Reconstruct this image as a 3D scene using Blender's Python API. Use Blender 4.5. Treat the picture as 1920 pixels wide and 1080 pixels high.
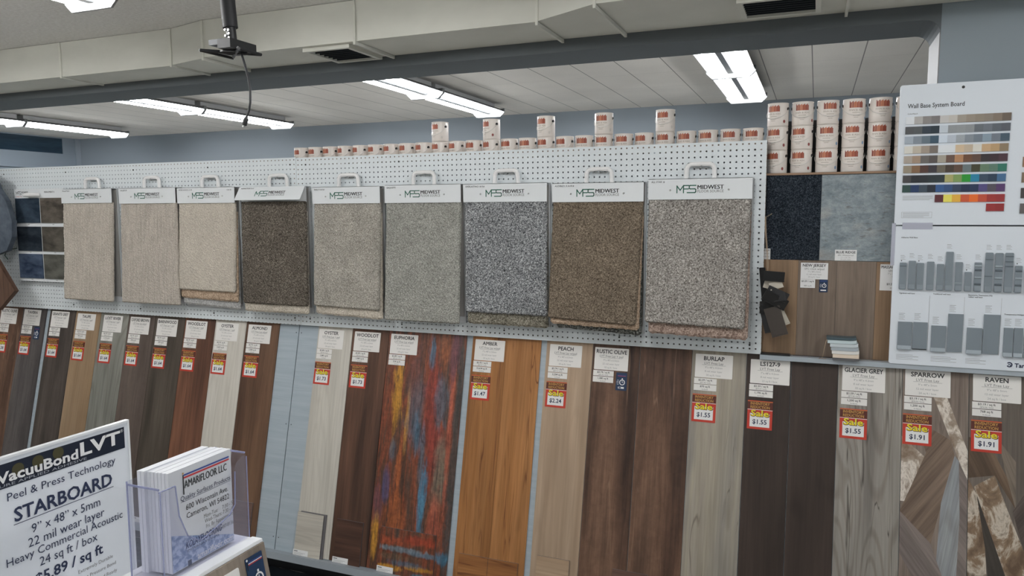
import bpy, math, random
from mathutils import Matrix, Vector, noise as mnoise

# ---------------------------------------------------------------- clear
for o in list(bpy.data.objects):
    bpy.data.objects.remove(o, do_unlink=True)
C = bpy.context.scene.collection
rng = random.Random(11)

# ---------------------------------------------------------------- camera, world, exposure
EYE = 1.93
cam_d = bpy.data.cameras.new('camera')
cam_d.sensor_width = 36.0
cam_d.lens = 1404.23 / 1920 * 36
cam_d.clip_start = 0.05
cam = bpy.data.objects.new('camera', cam_d)
C.objects.link(cam)
_r = Vector((0.927043, 0.374937, -0.003610))
_d = Vector((0.033856, -0.093290, -0.995063))
_f = Vector((-0.373423, 0.922344, -0.099178))
cam.matrix_world = Matrix(((_r.x, -_d.x, -_f.x, 0), (_r.y, -_d.y, -_f.y, 0), (_r.z, -_d.z, -_f.z, EYE), (0, 0, 0, 1)))
bpy.context.scene.camera = cam

world = bpy.data.worlds.new('world')
bpy.context.scene.world = world
world.use_nodes = True
world.node_tree.nodes['Background'].inputs[0].default_value = (0.75, 0.85, 1.0, 1)
world.node_tree.nodes['Background'].inputs[1].default_value = 0.02

vs = bpy.context.scene.view_settings
vs.view_transform = 'Standard'
vs.look = 'None'
vs.gamma = 1.0
vs.use_curve_mapping = False
vs.exposure = 1.35
FRONT_TUBES = 24.5      # lamps of the front room
BACK_TUBES = 21.0       # lamps of the back room

# ---------------------------------------------------------------- colour and material helpers
def lin(c):
    c /= 255.0
    return c / 12.92 if c <= 0.04045 else ((c + 0.055) / 1.055) ** 2.4

def S(r, g, b, k=1.35):
    return tuple(min(0.86, lin(v) * k) for v in (r, g, b)) + (1.0,)

MATS = {}
def base_mat(name):
    m = bpy.data.materials.new(name)
    m.use_nodes = True
    nt = m.node_tree
    return m, nt, nt.nodes['Principled BSDF']

def plain(name, col, rough=0.6, metal=0.0, emit=None, spec=0.5):
    if name in MATS: return MATS[name]
    m, nt, p = base_mat(name)
    p.inputs['Base Color'].default_value = col
    p.inputs['Roughness'].default_value = rough
    p.inputs['Metallic'].default_value = metal
    p.inputs['Specular IOR Level'].default_value = spec
    if emit:
        p.inputs['Emission Color'].default_value = emit[0]
        p.inputs['Emission Strength'].default_value = emit[1]
    MATS[name] = m
    return m

def N(nt, t, **kw):
    n = nt.nodes.new(t)
    for k, v in kw.items(): setattr(n, k, v)
    return n

def coords(nt, scale, rot=0.0, rand=True):
    tc = N(nt, 'ShaderNodeTexCoord')
    src = tc.outputs['Object']
    if rand:
        oi = N(nt, 'ShaderNodeObjectInfo')
        mu = N(nt, 'ShaderNodeMath', operation='MULTIPLY'); mu.inputs[1].default_value = 17.3
        nt.links.new(oi.outputs['Random'], mu.inputs[0])
        ad = N(nt, 'ShaderNodeVectorMath', operation='ADD')
        nt.links.new(src, ad.inputs[0]); nt.links.new(mu.outputs[0], ad.inputs[1])
        src = ad.outputs[0]
    mp0 = N(nt, 'ShaderNodeMapping'); mp0.inputs['Rotation'].default_value = (0, rot, 0)
    nt.links.new(src, mp0.inputs['Vector'])
    mp = N(nt, 'ShaderNodeMapping'); mp.inputs['Scale'].default_value = scale
    nt.links.new(mp0.outputs[0], mp.inputs['Vector'])
    return mp.outputs[0], mp0.outputs[0]

def noise_n(nt, vec, scale=1.0, detail=4.0, rough=0.55, dist=0.0):
    n = N(nt, 'ShaderNodeTexNoise')
    n.inputs['Scale'].default_value = scale; n.inputs['Detail'].default_value = detail
    n.inputs['Roughness'].default_value = rough; n.inputs['Distortion'].default_value = dist
    nt.links.new(vec, n.inputs['Vector'])
    return n.outputs['Fac']

def ramp(nt, fac, stops, interp='LINEAR'):
    r = N(nt, 'ShaderNodeValToRGB'); r.color_ramp.interpolation = interp
    e = r.color_ramp.elements
    while len(e) < len(stops): e.new(0.5)
    for el, (p, c) in zip(e, stops):
        el.position = p; el.color = c
    nt.links.new(fac, r.inputs[0])
    return r.outputs[0]

def mix(nt, fac, a, b, mode='MIX'):
    m = N(nt, 'ShaderNodeMix', data_type='RGBA', blend_type=mode)
    if isinstance(fac, (int, float)): m.inputs[0].default_value = fac
    else: nt.links.new(fac, m.inputs[0])
    for s, v in ((6, a), (7, b)):
        if isinstance(v, tuple): m.inputs[s].default_value = v
        else: nt.links.new(v, m.inputs[s])
    return m.outputs[2]

def mapr(nt, v, a, b, c=0.0, d=1.0):
    n = N(nt, 'ShaderNodeMapRange')
    n.inputs[1].default_value = a; n.inputs[2].default_value = b
    n.inputs[3].default_value = c; n.inputs[4].default_value = d
    nt.links.new(v, n.inputs[0])
    return n.outputs[0]

def mth(nt, op, a, b=None):
    n = N(nt, 'ShaderNodeMath', operation=op)
    for i, v in enumerate((a, b)):
        if v is None: continue
        if isinstance(v, (int, float)): n.inputs[i].default_value = v
        else: nt.links.new(v, n.inputs[i])
    return n.outputs[0]

def bump(nt, p, h, strength=0.3, dist=0.01):
    b = N(nt, 'ShaderNodeBump'); b.inputs['Strength'].default_value = strength; b.inputs['Distance'].default_value = dist
    nt.links.new(h, b.inputs['Height']); nt.links.new(b.outputs[0], p.inputs['Normal'])

def wood(name, cols, sx=7.0, sz=0.7, fine=0.3, veins=0.0, veincol=None, knots=0.0, rot=0.0, rough=0.5, dist=0.5, spread=(0.3, 0.7), rings=0.0, broad=0.14, cross=0.0):
    """wood grain running along local z; cols dark..light sRGB triples"""
    if name in MATS: return MATS[name]
    m, nt, p = base_mat(name)
    v, raw = coords(nt, (sx, sx, sz), rot)
    n1 = noise_n(nt, v, 1.0, 5.0, 0.6, dist)
    k = len(cols)
    stops = [(spread[0] + (spread[1] - spread[0]) * i / max(1, k - 1), S(*c)) for i, c in enumerate(cols)]
    col = ramp(nt, n1, stops)
    mp = N(nt, 'ShaderNodeMapping'); mp.inputs['Scale'].default_value = (110, 110, 3.0)
    nt.links.new(raw, mp.inputs['Vector'])
    n2 = noise_n(nt, mp.outputs[0], 1.0, 3.0, 0.65)
    g = ramp(nt, n2, [(0.3, (1 - fine, 1 - fine, 1 - fine, 1)), (0.68, (1.0 + fine * 0.25,) * 3 + (1,))])
    col = mix(nt, 1.0, col, g, 'MULTIPLY')
    mp = N(nt, 'ShaderNodeMapping'); mp.inputs['Scale'].default_value = (11, 11, 1.3); mp.inputs['Location'].default_value = (3.3, 1.1, 8.7)
    nt.links.new(raw, mp.inputs['Vector'])
    nb = noise_n(nt, mp.outputs[0], 1.0, 2.0, 0.5, 0.5)
    g = ramp(nt, nb, [(0.34, (1 - broad,) * 3 + (1,)), (0.62, (1 + broad * .35,) * 3 + (1,))])
    col = mix(nt, 1.0, col, g, 'MULTIPLY')
    if cross:
        mp = N(nt, 'ShaderNodeMapping'); mp.inputs['Scale'].default_value = (30, 30, 22)
        nt.links.new(raw, mp.inputs['Vector'])
        nc = noise_n(nt, mp.outputs[0], 1.0, 4.0, 0.65, 0.5)
        col = mix(nt, 1.0, col, ramp(nt, nc, [(.33, (1 - cross,) * 3 + (1,)), (.66, (1 + cross * .5,) * 3 + (1,))]), 'MULTIPLY')
    if rings:
        mp = N(nt, 'ShaderNodeMapping'); mp.inputs['Scale'].default_value = (10, 10, 0.9)
        nt.links.new(raw, mp.inputs['Vector'])
        n3 = noise_n(nt, mp.outputs[0], 1.0, 1.0, 0.4, 0.3)
        s = mth(nt, 'SINE', mth(nt, 'MULTIPLY', n3, 70.0))
        f = mapr(nt, s, 0.2, 1.0, 0.0, rings)
        col = mix(nt, f, col, (0.55, 0.5, 0.47, 1), 'MULTIPLY')
    if veins:
        mp = N(nt, 'ShaderNodeMapping'); mp.inputs['Scale'].default_value = (13, 13, 0.9)
        nt.links.new(raw, mp.inputs['Vector'])
        n3 = noise_n(nt, mp.outputs[0], 1.0, 3.0, 0.5, 0.8)
        a = mth(nt, 'ABSOLUTE', mth(nt, 'SUBTRACT', n3, 0.5))
        f = mapr(nt, a, 0.0, 0.016, veins, 0.0)
        brk = noise_n(nt, mp.outputs[0], 2.3, 1.0)
        f = mth(nt, 'MULTIPLY', f, mapr(nt, brk, 0.42, 0.6))
        col = mix(nt, f, col, S(*(veincol or (50, 35, 25))))
    if knots:
        mp = N(nt, 'ShaderNodeMapping'); mp.inputs['Scale'].default_value = (7, 7, 2.4)
        nt.links.new(raw, mp.inputs['Vector'])
        n4 = noise_n(nt, mp.outputs[0], 1.0, 2.0, 0.5, 0.2)
        f = mapr(nt, n4, 0.66, 0.80, 0.0, knots)
        col = mix(nt, f, col, (0.35, 0.32, 0.3, 1), 'MULTIPLY')
    nt.links.new(col, p.inputs['Base Color'])
    p.inputs['Roughness'].default_value = rough
    p.inputs['Specular IOR Level'].default_value = 0.35
    bump(nt, p, n2, 0.08, 0.002)
    MATS[name] = m
    return m

def carpet(name, dark, midc, light, scale=150.0, streak=0.0, patch=0.12, lo=0.36, hi=0.64):
    if name in MATS: return MATS[name]
    m, nt, p = base_mat(name)
    v, raw = coords(nt, (1, 1, 1))
    n0 = noise_n(nt, v, 55.0, 2.0, 0.5)
    wv = N(nt, 'ShaderNodeVectorMath', operation='ADD')
    nt.links.new(v, wv.inputs[0])
    sc = N(nt, 'ShaderNodeVectorMath', operation='SCALE'); sc.inputs[3].default_value = 0.012
    nt.links.new(n0, sc.inputs[0]); nt.links.new(sc.outputs[0], wv.inputs[1])
    n1 = noise_n(nt, wv.outputs[0], scale, 3.0, 0.6, 0.9)
    col = ramp(nt, n1, [(lo, S(*dark)), (0.5, S(*midc)), (hi, S(*light))])
    if streak:
        mp = N(nt, 'ShaderNodeMapping'); mp.inputs['Scale'].default_value = (120, 40, 7)
        nt.links.new(raw, mp.inputs['Vector'])
        n2 = noise_n(nt, mp.outputs[0], 1.0, 2.0)
        g = ramp(nt, n2, [(0.35, (1 - streak,) * 3 + (1,)), (0.65, (1 + streak * 0.4,) * 3 + (1,))])
        col = mix(nt, 1.0, col, g, 'MULTIPLY')
    n3 = noise_n(nt, raw, 9.0, 2.0)
    g = ramp(nt, n3, [(0.35, (1 - patch,) * 3 + (1,)), (0.65, (1 + patch * 0.4,) * 3 + (1,))])
    col = mix(nt, 1.0, col, g, 'MULTIPLY')
    nt.links.new(col, p.inputs['Base Color'])
    p.inputs['Roughness'].default_value = 1.0
    p.inputs['Specular IOR Level'].default_value = 0.05
    bump(nt, p, n1, 0.6, 0.004)
    MATS[name] = m
    return m

def mottled(name, a, b, scale=6.0, detail=6.0, rough=0.7, sv=(1, 1, 1), lo=0.35, hi=0.65, bmp=0.0, spec=0.3):
    if name in MATS: return MATS[name]
    m, nt, p = base_mat(name)
    v, raw = coords(nt, sv)
    n1 = noise_n(nt, v, scale, detail, 0.6, 0.2)
    nt.links.new(ramp(nt, n1, [(lo, S(*a)), (hi, S(*b))]), p.inputs['Base Color'])
    p.inputs['Roughness'].default_value = rough
    p.inputs['Specular IOR Level'].default_value = spec
    if bmp: bump(nt, p, n1, bmp, 0.01)
    MATS[name] = m
    return m

# ---------------------------------------------------------------- mesh builder (x right, -y towards the viewer, z up)
_TXT = {}
def text_data(s, bold=0.0, shear=0.0, res=2):
    key = (s, bold, shear, res)
    if key in _TXT: return _TXT[key]
    cu = bpy.data.curves.new('lettering', 'FONT')
    cu.body = s; cu.size = 1.0; cu.offset = bold; cu.shear = shear; cu.resolution_u = res
    cu.dimensions = '2D'; cu.fill_mode = 'FRONT'
    ob = bpy.data.objects.new('lettering', cu)
    C.objects.link(ob)
    dg = bpy.context.evaluated_depsgraph_get()
    me = bpy.data.meshes.new_from_object(ob.evaluated_get(dg))
    vv = [(v.co.x, v.co.y) for v in me.vertices]
    ff = [tuple(p.vertices) for p in me.polygons]
    bpy.data.objects.remove(ob, do_unlink=True)
    bpy.data.curves.remove(cu); bpy.data.meshes.remove(me)
    x0 = min(v[0] for v in vv); x1 = max(v[0] for v in vv)
    _TXT[key] = (vv, ff, x0, x1)
    return _TXT[key]
CAP = None

class MB:
    def __init__(s):
        s.v = []; s.f = []; s.m = []; s.mats = []; s.sm = []
    def mi(s, m):
        if m not in s.mats: s.mats.append(m)
        return s.mats.index(m)
    def add(s, vv, ff, m, smooth=False, M=None):
        b = len(s.v); k = s.mi(m)
        s.v += [tuple(M @ Vector(v)) if M else tuple(v) for v in vv]
        for f in ff:
            s.f.append(tuple(b + i for i in f)); s.m.append(k); s.sm.append(smooth)
        return s
    def box(s, x0, x1, y0, y1, z0, z1, m, M=None):
        vv = [(x0, y0, z0), (x1, y0, z0), (x1, y1, z0), (x0, y1, z0), (x0, y0, z1), (x1, y0, z1), (x1, y1, z1), (x0, y1, z1)]
        ff = [(0, 3, 2, 1), (4, 5, 6, 7), (0, 1, 5, 4), (1, 2, 6, 5), (2, 3, 7, 6), (3, 0, 4, 7)]
        return s.add(vv, ff, m, False, M)
    def rbox(s, x0, x1, y0, y1, z0, z1, r, m, M=None, seg=4):
        """plate with rounded corners in the xz plane"""
        pts = []
        for cx, cz, a0 in ((x1 - r, z1 - r, 0), (x0 + r, z1 - r, 90), (x0 + r, z0 + r, 180), (x1 - r, z0 + r, 270)):
            for i in range(seg + 1):
                a = math.radians(a0 + 90 * i / seg)
                pts.append((cx + r * math.cos(a), cz + r * math.sin(a)))
        return s.prism(pts, y0, y1, m, M)
    def prism(s, pts, y0, y1, m, M=None):
        """polygon in xz (counter-clockwise seen from the front) extruded along y"""
        n = len(pts)
        vv = [(x, y0, z) for x, z in pts] + [(x, y1, z) for x, z in pts]
        ff = [tuple(range(n)), tuple(range(2 * n - 1, n - 1, -1))]
        ff += [(i + n, (i + 1) % n + n, (i + 1) % n, i) for i in range(n)]
        return s.add(vv, ff, m, False, M)
    def xprism(s, pts, x0, x1, m, M=None):
        """polygon in yz extruded along x"""
        n = len(pts)
        vv = [(x0, y, z) for y, z in pts] + [(x1, y, z) for y, z in pts]
        ff = [tuple(range(n)), tuple(range(2 * n - 1, n - 1, -1))]
        ff += [(i + n, (i + 1) % n + n, (i + 1) % n, i) for i in range(n)]
        return s.add(vv, ff, m, False, M)
    def poly(s, pts, y, m):
        return s.add([(x, y, z) for x, z in pts], [tuple(range(len(pts)))], m)
    def rect(s, x0, x1, z0, z1, y, m):
        return s.poly([(x0, z0), (x1, z0), (x1, z1), (x0, z1)], y, m)
    def disc(s, cx, cz, r, y, m, seg=14):
        return s.poly([(cx + r * math.cos(2 * math.pi * i / seg), cz + r * math.sin(2 * math.pi * i / seg)) for i in range(seg)], y, m)
    def ring(s, cx, cz, r0, r1, y, m, seg=18, a0=0, a1=360):
        vv = []; ff = []
        for i in range(seg + 1):
            a = math.radians(a0 + (a1 - a0) * i / seg)
            vv += [(cx + r0 * math.cos(a), y, cz + r0 * math.sin(a)), (cx + r1 * math.cos(a), y, cz + r1 * math.sin(a))]
        for i in range(seg): ff.append((2 * i, 2 * i + 1, 2 * i + 3, 2 * i + 2))
        return s.add(vv, ff, m)
    def stroke(s, pts, w, y, m):
        for (a, b), (c, d) in zip(pts[:-1], pts[1:]):
            L = math.hypot(c - a, d - b) or 1e-6
            ux, uz = (c - a) / L * w / 2, (d - b) / L * w / 2
            s.poly([(a - ux + uz, b - uz - ux), (c + ux + uz, d + uz - ux), (c + ux - uz, d + uz + ux), (a - ux - uz, b - uz + ux)], y, m)
        return s
    def text(s, t, x, z, cap, y, m, align='C', bold=0.0, maxw=None, width=None, shear=0.0, fn=None, res=2):
        """cap height `cap`, baseline at z, on the plane y facing -y"""
        global CAP
        if CAP is None:
            hv = text_data('H')[0]; CAP = max(v[1] for v in hv) - min(v[1] for v in hv)
        sm = bold if ('M' in t and bold > .003) else 0     # M clogs when outlined: weight it by doubling instead
        if sm: bold = .001
        vv, ff, x0, x1 = text_data(t, bold, shear, res)
        k = cap / CAP; w = (x1 - x0) * k; kx = k
        if width: kx = k * width / w; w = width
        elif maxw and w > maxw: kx = k * maxw / w; w = maxw
        ox = x - {'C': w / 2, 'L': 0, 'R': w}[align] - x0 * kx
        P = [(ox + a * kx, y, z + b * k) for a, b in vv]
        if sm:
            for dx in (-sm * k, sm * k):
                Q = [(px + dx, py - (.00004 if dx > 0 else .00008), pz) for px, py, pz in P]
                s.add([fn(p) for p in Q] if fn else Q, ff, m)
            return s
        if fn: P = [fn(p) for p in P]
        return s.add(P, ff, m)
    def tube(s, pts, r, m, seg=8, caps=True, smooth=True):
        pts = [Vector(p) for p in pts]; n = len(pts); vv = []; ff = []
        rr = r if isinstance(r, (list, tuple)) else [r] * n
        up = None
        for i, p in enumerate(pts):
            t = (pts[min(i + 1, n - 1)] - pts[max(i - 1, 0)]).normalized()
            if up is None:
                up = t.orthogonal().normalized()
            else:
                up = (up - t * up.dot(t)).normalized()
            sd = t.cross(up)
            for j in range(seg):
                a = 2 * math.pi * j / seg
                vv.append(p + (up * math.cos(a) + sd * math.sin(a)) * rr[i])
        for i in range(n - 1):
            for j in range(seg):
                a = i * seg + j; b = i * seg + (j + 1) % seg
                ff.append((a, b, b + seg, a + seg))
        s.add(vv, ff, m, smooth)
        if caps:
            s.add([vv[j] for j in range(seg)], [tuple(reversed(range(seg)))], m)
            s.add([vv[(n - 1) * seg + j] for j in range(seg)], [tuple(range(seg))], m)
        return s
    def lathe(s, prof, m, seg=24, smooth=True, cx=0, cy=0):
        vv = []; ff = []
        for r, z in prof:
            for j in range(seg):
                a = 2 * math.pi * j / seg
                vv.append((cx + r * math.cos(a), cy + r * math.sin(a), z))
        for i in range(len(prof) - 1):
            for j in range(seg):
                a = i * seg + j; b = i * seg + (j + 1) % seg
                ff.append((a, b, b + seg, a + seg))
        s.add(vv, ff, m, smooth)
        s.add(vv[:seg], [tuple(reversed(range(seg)))], m)
        s.add(vv[-seg:], [tuple(range(seg))], m)
        return s
    def build(s, name, parent=None, loc=None, M=None, shift=None):
        me = bpy.data.meshes.new(name)
        vv = s.v if not shift else [(a - shift[0], b - shift[1], c - shift[2]) for a, b, c in s.v]
        me.from_pydata(vv, [], s.f)
        for m in s.mats: me.materials.append(m)
        me.polygons.foreach_set('material_index', s.m)
        me.polygons.foreach_set('use_smooth', s.sm)
        me.update()
        o = bpy.data.objects.new(name, me)
        C.objects.link(o)
        if parent: o.parent = parent
        if M is not None: o.matrix_world = M
        elif loc: o.location = loc
        return o

def tag(o, label=None, cat=None, group=None, kind=None):
    if label: o['label'] = label
    if cat: o['category'] = cat
    if group: o['group'] = group
    if kind: o['kind'] = kind
    return o

def thing(name, label, cat, loc=(0, 0, 0), M=None, group=None):
    o = bpy.data.objects.new(name, None)
    o.empty_display_size = 0.05
    C.objects.link(o)
    if M is not None: o.matrix_world = M
    else: o.location = loc
    return tag(o, label, cat, group)

def struct(mb, name, shift=None):
    o = mb.build(name, shift=shift, loc=shift)
    return tag(o, kind='structure')

def dup(o, loc=None, label=None, group=None):
    c = o.copy(); C.objects.link(c)
    if loc is not None: c.location = loc
    if label: c['label'] = label
    if group: c['group'] = group
    for ch in list(o.children):
        d = ch.copy(); C.objects.link(d); d.parent = c
        for g in list(ch.children):
            e = g.copy(); C.objects.link(e); e.parent = d
    return c

# ---------------------------------------------------------------- common materials
WHITE = plain('white_enamel', (0.82, 0.82, 0.82, 1), 0.35)
PAPER = plain('white_paper', (0.80, 0.78, 0.75, 1), 0.6)
CARD = plain('white_card', (0.74, 0.77, 0.79, 1), 0.5)
STICK = plain('sticker_white', (0.80, 0.80, 0.80, 1), 0.5)
INK = plain('dark_ink', (0.025, 0.027, 0.03, 1), 0.6)
INK2 = plain('grey_ink', (0.20, 0.20, 0.20, 1), 0.6)
INK3 = plain('pale_ink', (0.36, 0.36, 0.36, 1), 0.6)
NAVY = plain('navy_print', (0.012, 0.035, 0.09, 1), 0.4)
NAVYI = plain('navy_ink', (0.02, 0.03, 0.075, 1), 0.5)
RED = plain('red_print', (0.55, 0.045, 0.025, 1), 0.5)
REDLINE = plain('red_line', (0.6, 0.05, 0.06, 1), 0.5)
BLUELINE = plain('blue_line', (0.05, 0.09, 0.35, 1), 0.5)
MAROON = plain('maroon_print', (0.10, 0.02, 0.012, 1), 0.5)
GOLD = plain('gold_print', (0.55, 0.30, 0.08, 1), 0.5)
YEL = plain('yellow_print', (0.80, 0.66, 0.03, 1), 0.5)
STEEL = plain('zinc_steel', (0.6, 0.6, 0.6, 1), 0.3, 1.0)
BLACK = plain('black_metal', (0.014, 0.015, 0.017, 1), 0.4)
GREYBOARD = plain('grey_backing_board', S(172, 175, 178), 0.6)
PANEL = mottled('painted_plywood', (142, 153, 161), (152, 162, 169), 1.0, 4, 0.55, (3, 3, 60))
RAILM = plain('grey_rail_paint', S(132, 139, 145), 0.5)
PAINT = plain('blue_grey_wall_paint', S(120, 129, 135, 1.45), 0.7)
GREEN = plain('logo_green', (0.012, 0.13, 0.085, 1), 0.5)
TUBE = plain('tube_light', (0.9, 0.9, 0.9, 1), 0.4, 0, ((0.97, 0.985, 1.0, 1), BACK_TUBES))
TUBE_F = plain('tube_light_front', (0.9, 0.9, 0.9, 1), 0.4, 0, ((1.0, 0.995, 0.985, 1), FRONT_TUBES))
REFL = plain('grey_white_reflector', (0.13, 0.135, 0.14, 1), 0.35)
ENDP = plain('translucent_end_cap', (0.22, 0.225, 0.225, 1), 0.35)

def peg_material():
    m, nt, p = base_mat('white_pegboard')
    p.inputs['Base Color'].default_value = S(190, 196, 199, 1.4)
    p.inputs['Roughness'].default_value = 0.45
    tc = N(nt, 'ShaderNodeTexCoord'); sx = N(nt, 'ShaderNodeSeparateXYZ')
    nt.links.new(tc.outputs['Object'], sx.inputs[0])
    d = []
    for ax in (0, 2):
        fr = mth(nt, 'FRACT', mth(nt, 'MULTIPLY', sx.outputs[ax], 1 / 0.0254))
        c = mth(nt, 'SUBTRACT', fr, 0.5)
        d.append(mth(nt, 'MULTIPLY', c, c))
    r2 = mth(nt, 'ADD', d[0], d[1])
    hole = mth(nt, 'LESS_THAN', r2, 0.150 ** 2)
    tr = N(nt, 'ShaderNodeBsdfTransparent')
    mx = N(nt, 'ShaderNodeMixShader')
    out = nt.nodes['Material Output']
    nt.links.new(hole, mx.inputs[0]); nt.links.new(p.outputs[0], mx.inputs[1]); nt.links.new(tr.outputs[0], mx.inputs[2])
    nt.links.new(mx.outputs[0], out.inputs[0])
    return m
PEG = peg_material()

def tile_ceiling():
    m, nt, p = base_mat('ceiling_tile')
    tc = N(nt, 'ShaderNodeTexCoord'); sx = N(nt, 'ShaderNodeSeparateXYZ')
    nt.links.new(tc.outputs['Object'], sx.inputs[0])
    fx = mth(nt, 'FRACT', mth(nt, 'MULTIPLY', sx.outputs[0], 1 / 0.305))
    fy = mth(nt, 'FRACT', mth(nt, 'MULTIPLY', sx.outputs[1], 1 / 0.61))
    ex = mth(nt, 'LESS_THAN', fx, 0.022)
    ey = mth(nt, 'LESS_THAN', fy, 0.006)
    sp = noise_n(nt, tc.outputs['Object'], 120.0, 3.0, 0.7)
    big = noise_n(nt, tc.outputs['Object'], 1.3, 2.0)
    col = ramp(nt, big, [(0.35, S(196, 191, 184)), (0.65, S(206, 201, 194))])
    col = mix(nt, mapr(nt, sp, 0.60, 0.70, 0.0, 0.25), col, (0.25, 0.23, 0.21, 1))
    col = mix(nt, mth(nt, 'MULTIPLY', ex, 0.75), col, (0.10, 0.09, 0.085, 1))
    col = mix(nt, mth(nt, 'MULTIPLY', ey, 0.35), col, (0.14, 0.13, 0.12, 1))
    nt.links.new(col, p.inputs['Base Color'])
    p.inputs['Roughness'].default_value = 0.9
    bump(nt, p, sp, 0.2, 0.003)
    return m

# ---------------------------------------------------------------- setting
ZC = EYE + 1.0                # ceiling
YP = 3.405                    # pegboard face
YW = 3.444                    # face of the dividing wall
YWB = 3.75                    # back of the dividing wall
XL, XR, YB, YF = -9.15, 3.2, 7.2, -3.2
struct(MB().box(XL, XR, YF, YB + .1, -0.1, 0.0, mottled('pale_floor_tile', (178, 173, 166), (190, 186, 179), 3.0, 4, 0.3)), 'floor')
struct(MB().box(XL, XR, YF, YW, ZC, ZC + .1, mottled('textured_front_ceiling', (192, 191, 188), (212, 211, 207), 60.0, 4, 0.95, (1, 1, 1), .3, .7, 0.5)), 'ceiling')
struct(MB().box(XL, XR, YW, YB + .1, ZC, ZC + .1, tile_ceiling()), 'ceiling_back', shift=(-0.062, 0, 0))
struct(MB().box(XL, XR, YB, YB + .1, 0, ZC, mottled('back_wall_panelling', (130, 138, 145), (135, 143, 150), 1.0, 2, 0.6, (.5, .5, .2))), 'wall_back')
struct(MB().box(XL - .1, XL, YF, YB + .1, 0, ZC, PAINT), 'wall_left')
struct(MB().box(XR, XR + .1, YF, YB + .1, 0, ZC, PAINT), 'wall_right')
struct(MB().box(XL, XR, YF - .1, YF, 0, ZC, plain('front_wall_paint', S(170, 172, 170), 0.8)), 'wall_front')
# dividing wall: knee wall, header with a curved corner, pier
knee = MB()
knee.box(XL, -0.215, YW, YWB, 1.29, 2.195, PAINT)
knee.box(-0.215, 0.43, YW, YWB, 1.29, 2.095, PAINT)
knee.box(XL, 0.43, YW + .03, YWB, 0, 1.29, PAINT)
struct(knee, 'wall_divider')
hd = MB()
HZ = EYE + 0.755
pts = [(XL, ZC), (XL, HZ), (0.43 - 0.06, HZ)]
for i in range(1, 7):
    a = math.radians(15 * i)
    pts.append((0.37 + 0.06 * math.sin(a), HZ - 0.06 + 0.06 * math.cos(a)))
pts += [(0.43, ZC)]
hd.prism(pts[::1], YW, YWB, plain('header_shade_paint', S(80, 85, 88, 1.4), 0.7))  # shade under the duct is put into this darker header colour
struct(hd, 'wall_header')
pier = MB()
pier.box(0.43, XR, YW, YWB, 1.29, ZC, PAINT)
pier.box(0.43, XR, YW + .03, YWB, 0, 1.29, PAINT)
pier.box(0.426, 0.43, YW + .004, YWB, 2.1, HZ - .05, plain('white_jamb', S(138, 139, 140), .5))
struct(pier, 'wall_pier')
# window and trim high on the left wall of the back room
win = MB()
win.box(-9.15, -9.10, 4.2, 7.16, 2.545, 2.72, plain('window_frame_paint', S(118, 127, 136), 0.5))
win.box(-9.15, -9.12, 4.2, 7.16, 2.915, 2.93, plain('window_frame_paint', S(118, 127, 136), 0.5))
wn = struct(win, 'window_1')
gl = MB().box(-9.15, -9.12, 4.2, 6.96, 2.72, 2.915, mottled('dark_window_glass', (28, 44, 58), (40, 60, 74), 2.0, 3, 0.15, (1, 1, 6), .35, .65, 0.0, 0.6)).build('window_pane', wn)
gl2 = MB().box(-9.15, -9.11, 6.96, 7.16, 2.72, 2.915, plain('window_frame_paint', S(118, 127, 136), 0.5)).build('window_jamb', wn)
struct(MB().box(-9.15, -9.09, 7.13, 7.2, 0.0, ZC, plain('corner_trim_paint', S(128, 136, 144), 0.5)), 'trim_1')
struct(MB().box(-9.15, -9.085, 3.8, 7.13, 2.52, 2.545, plain('window_frame_paint', S(118, 127, 136), 0.5)), 'trim_2')
# ledge under the niche and thin edge of the can shelf
lg = MB()
lg.box(-0.208, XR, 3.392, YW, 1.292, 1.312, plain('ledge_paint', S(150, 158, 165), 0.35))
struct(lg, 'trim_3')
struct(MB().box(-0.212, 0.43, 3.43, YW, 2.088, 2.097, plain('raw_wood_edge', S(128, 104, 84), 0.6)), 'trim_4')

# ---------------------------------------------------------------- air duct along the header
CREAM = mottled('cream_duct_paint', (182, 182, 174), (192, 192, 184), 2.0, 4, 0.6, (1, 1, 2))
duct = thing('air_duct', 'long cream painted rectangular air duct along the ceiling before the header', 'air duct', (-2.0, YW, 2.73))
def duct_part(name, pts, z0, z1, m=CREAM):
    """plan outline (x, y) extruded up"""
    n = len(pts); mb = MB()
    vv = [(x, y, z0) for x, y in pts] + [(x, y, z1) for x, y in pts]
    ff = [tuple(reversed(range(n))), tuple(range(n, 2 * n))] + [(i, (i + 1) % n, (i + 1) % n + n, i + n) for i in range(n)]
    mb.add(vv, ff, m)
    return mb.build(name, duct, shift=duct.location)
YE = YW - 0.002
duct_part('duct_section', [(-9.1, 3.165), (-3.265, 3.165), (-3.265, YE), (-9.1, YE)], 2.733, ZC - .002)
duct_part('duct_transition', [(-3.265, 3.165), (-2.975, 3.095), (-2.975, YE), (-3.265, YE)], 2.737, ZC - .002)
duct_part('duct_section', [(-2.975, 3.095), (-1.13, 3.085), (-1.13, YE), (-2.975, YE)], 2.741, ZC - .002)
duct_part('duct_transition', [(-1.13, 3.085), (-0.83, 2.92), (-0.83, YE), (-1.13, YE)], 2.743, ZC - .002)
duct_part('duct_section', [(-0.83, 2.92), (3.1, 2.90), (3.1, YE), (-0.83, YE)], 2.743, ZC - .002)
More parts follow.
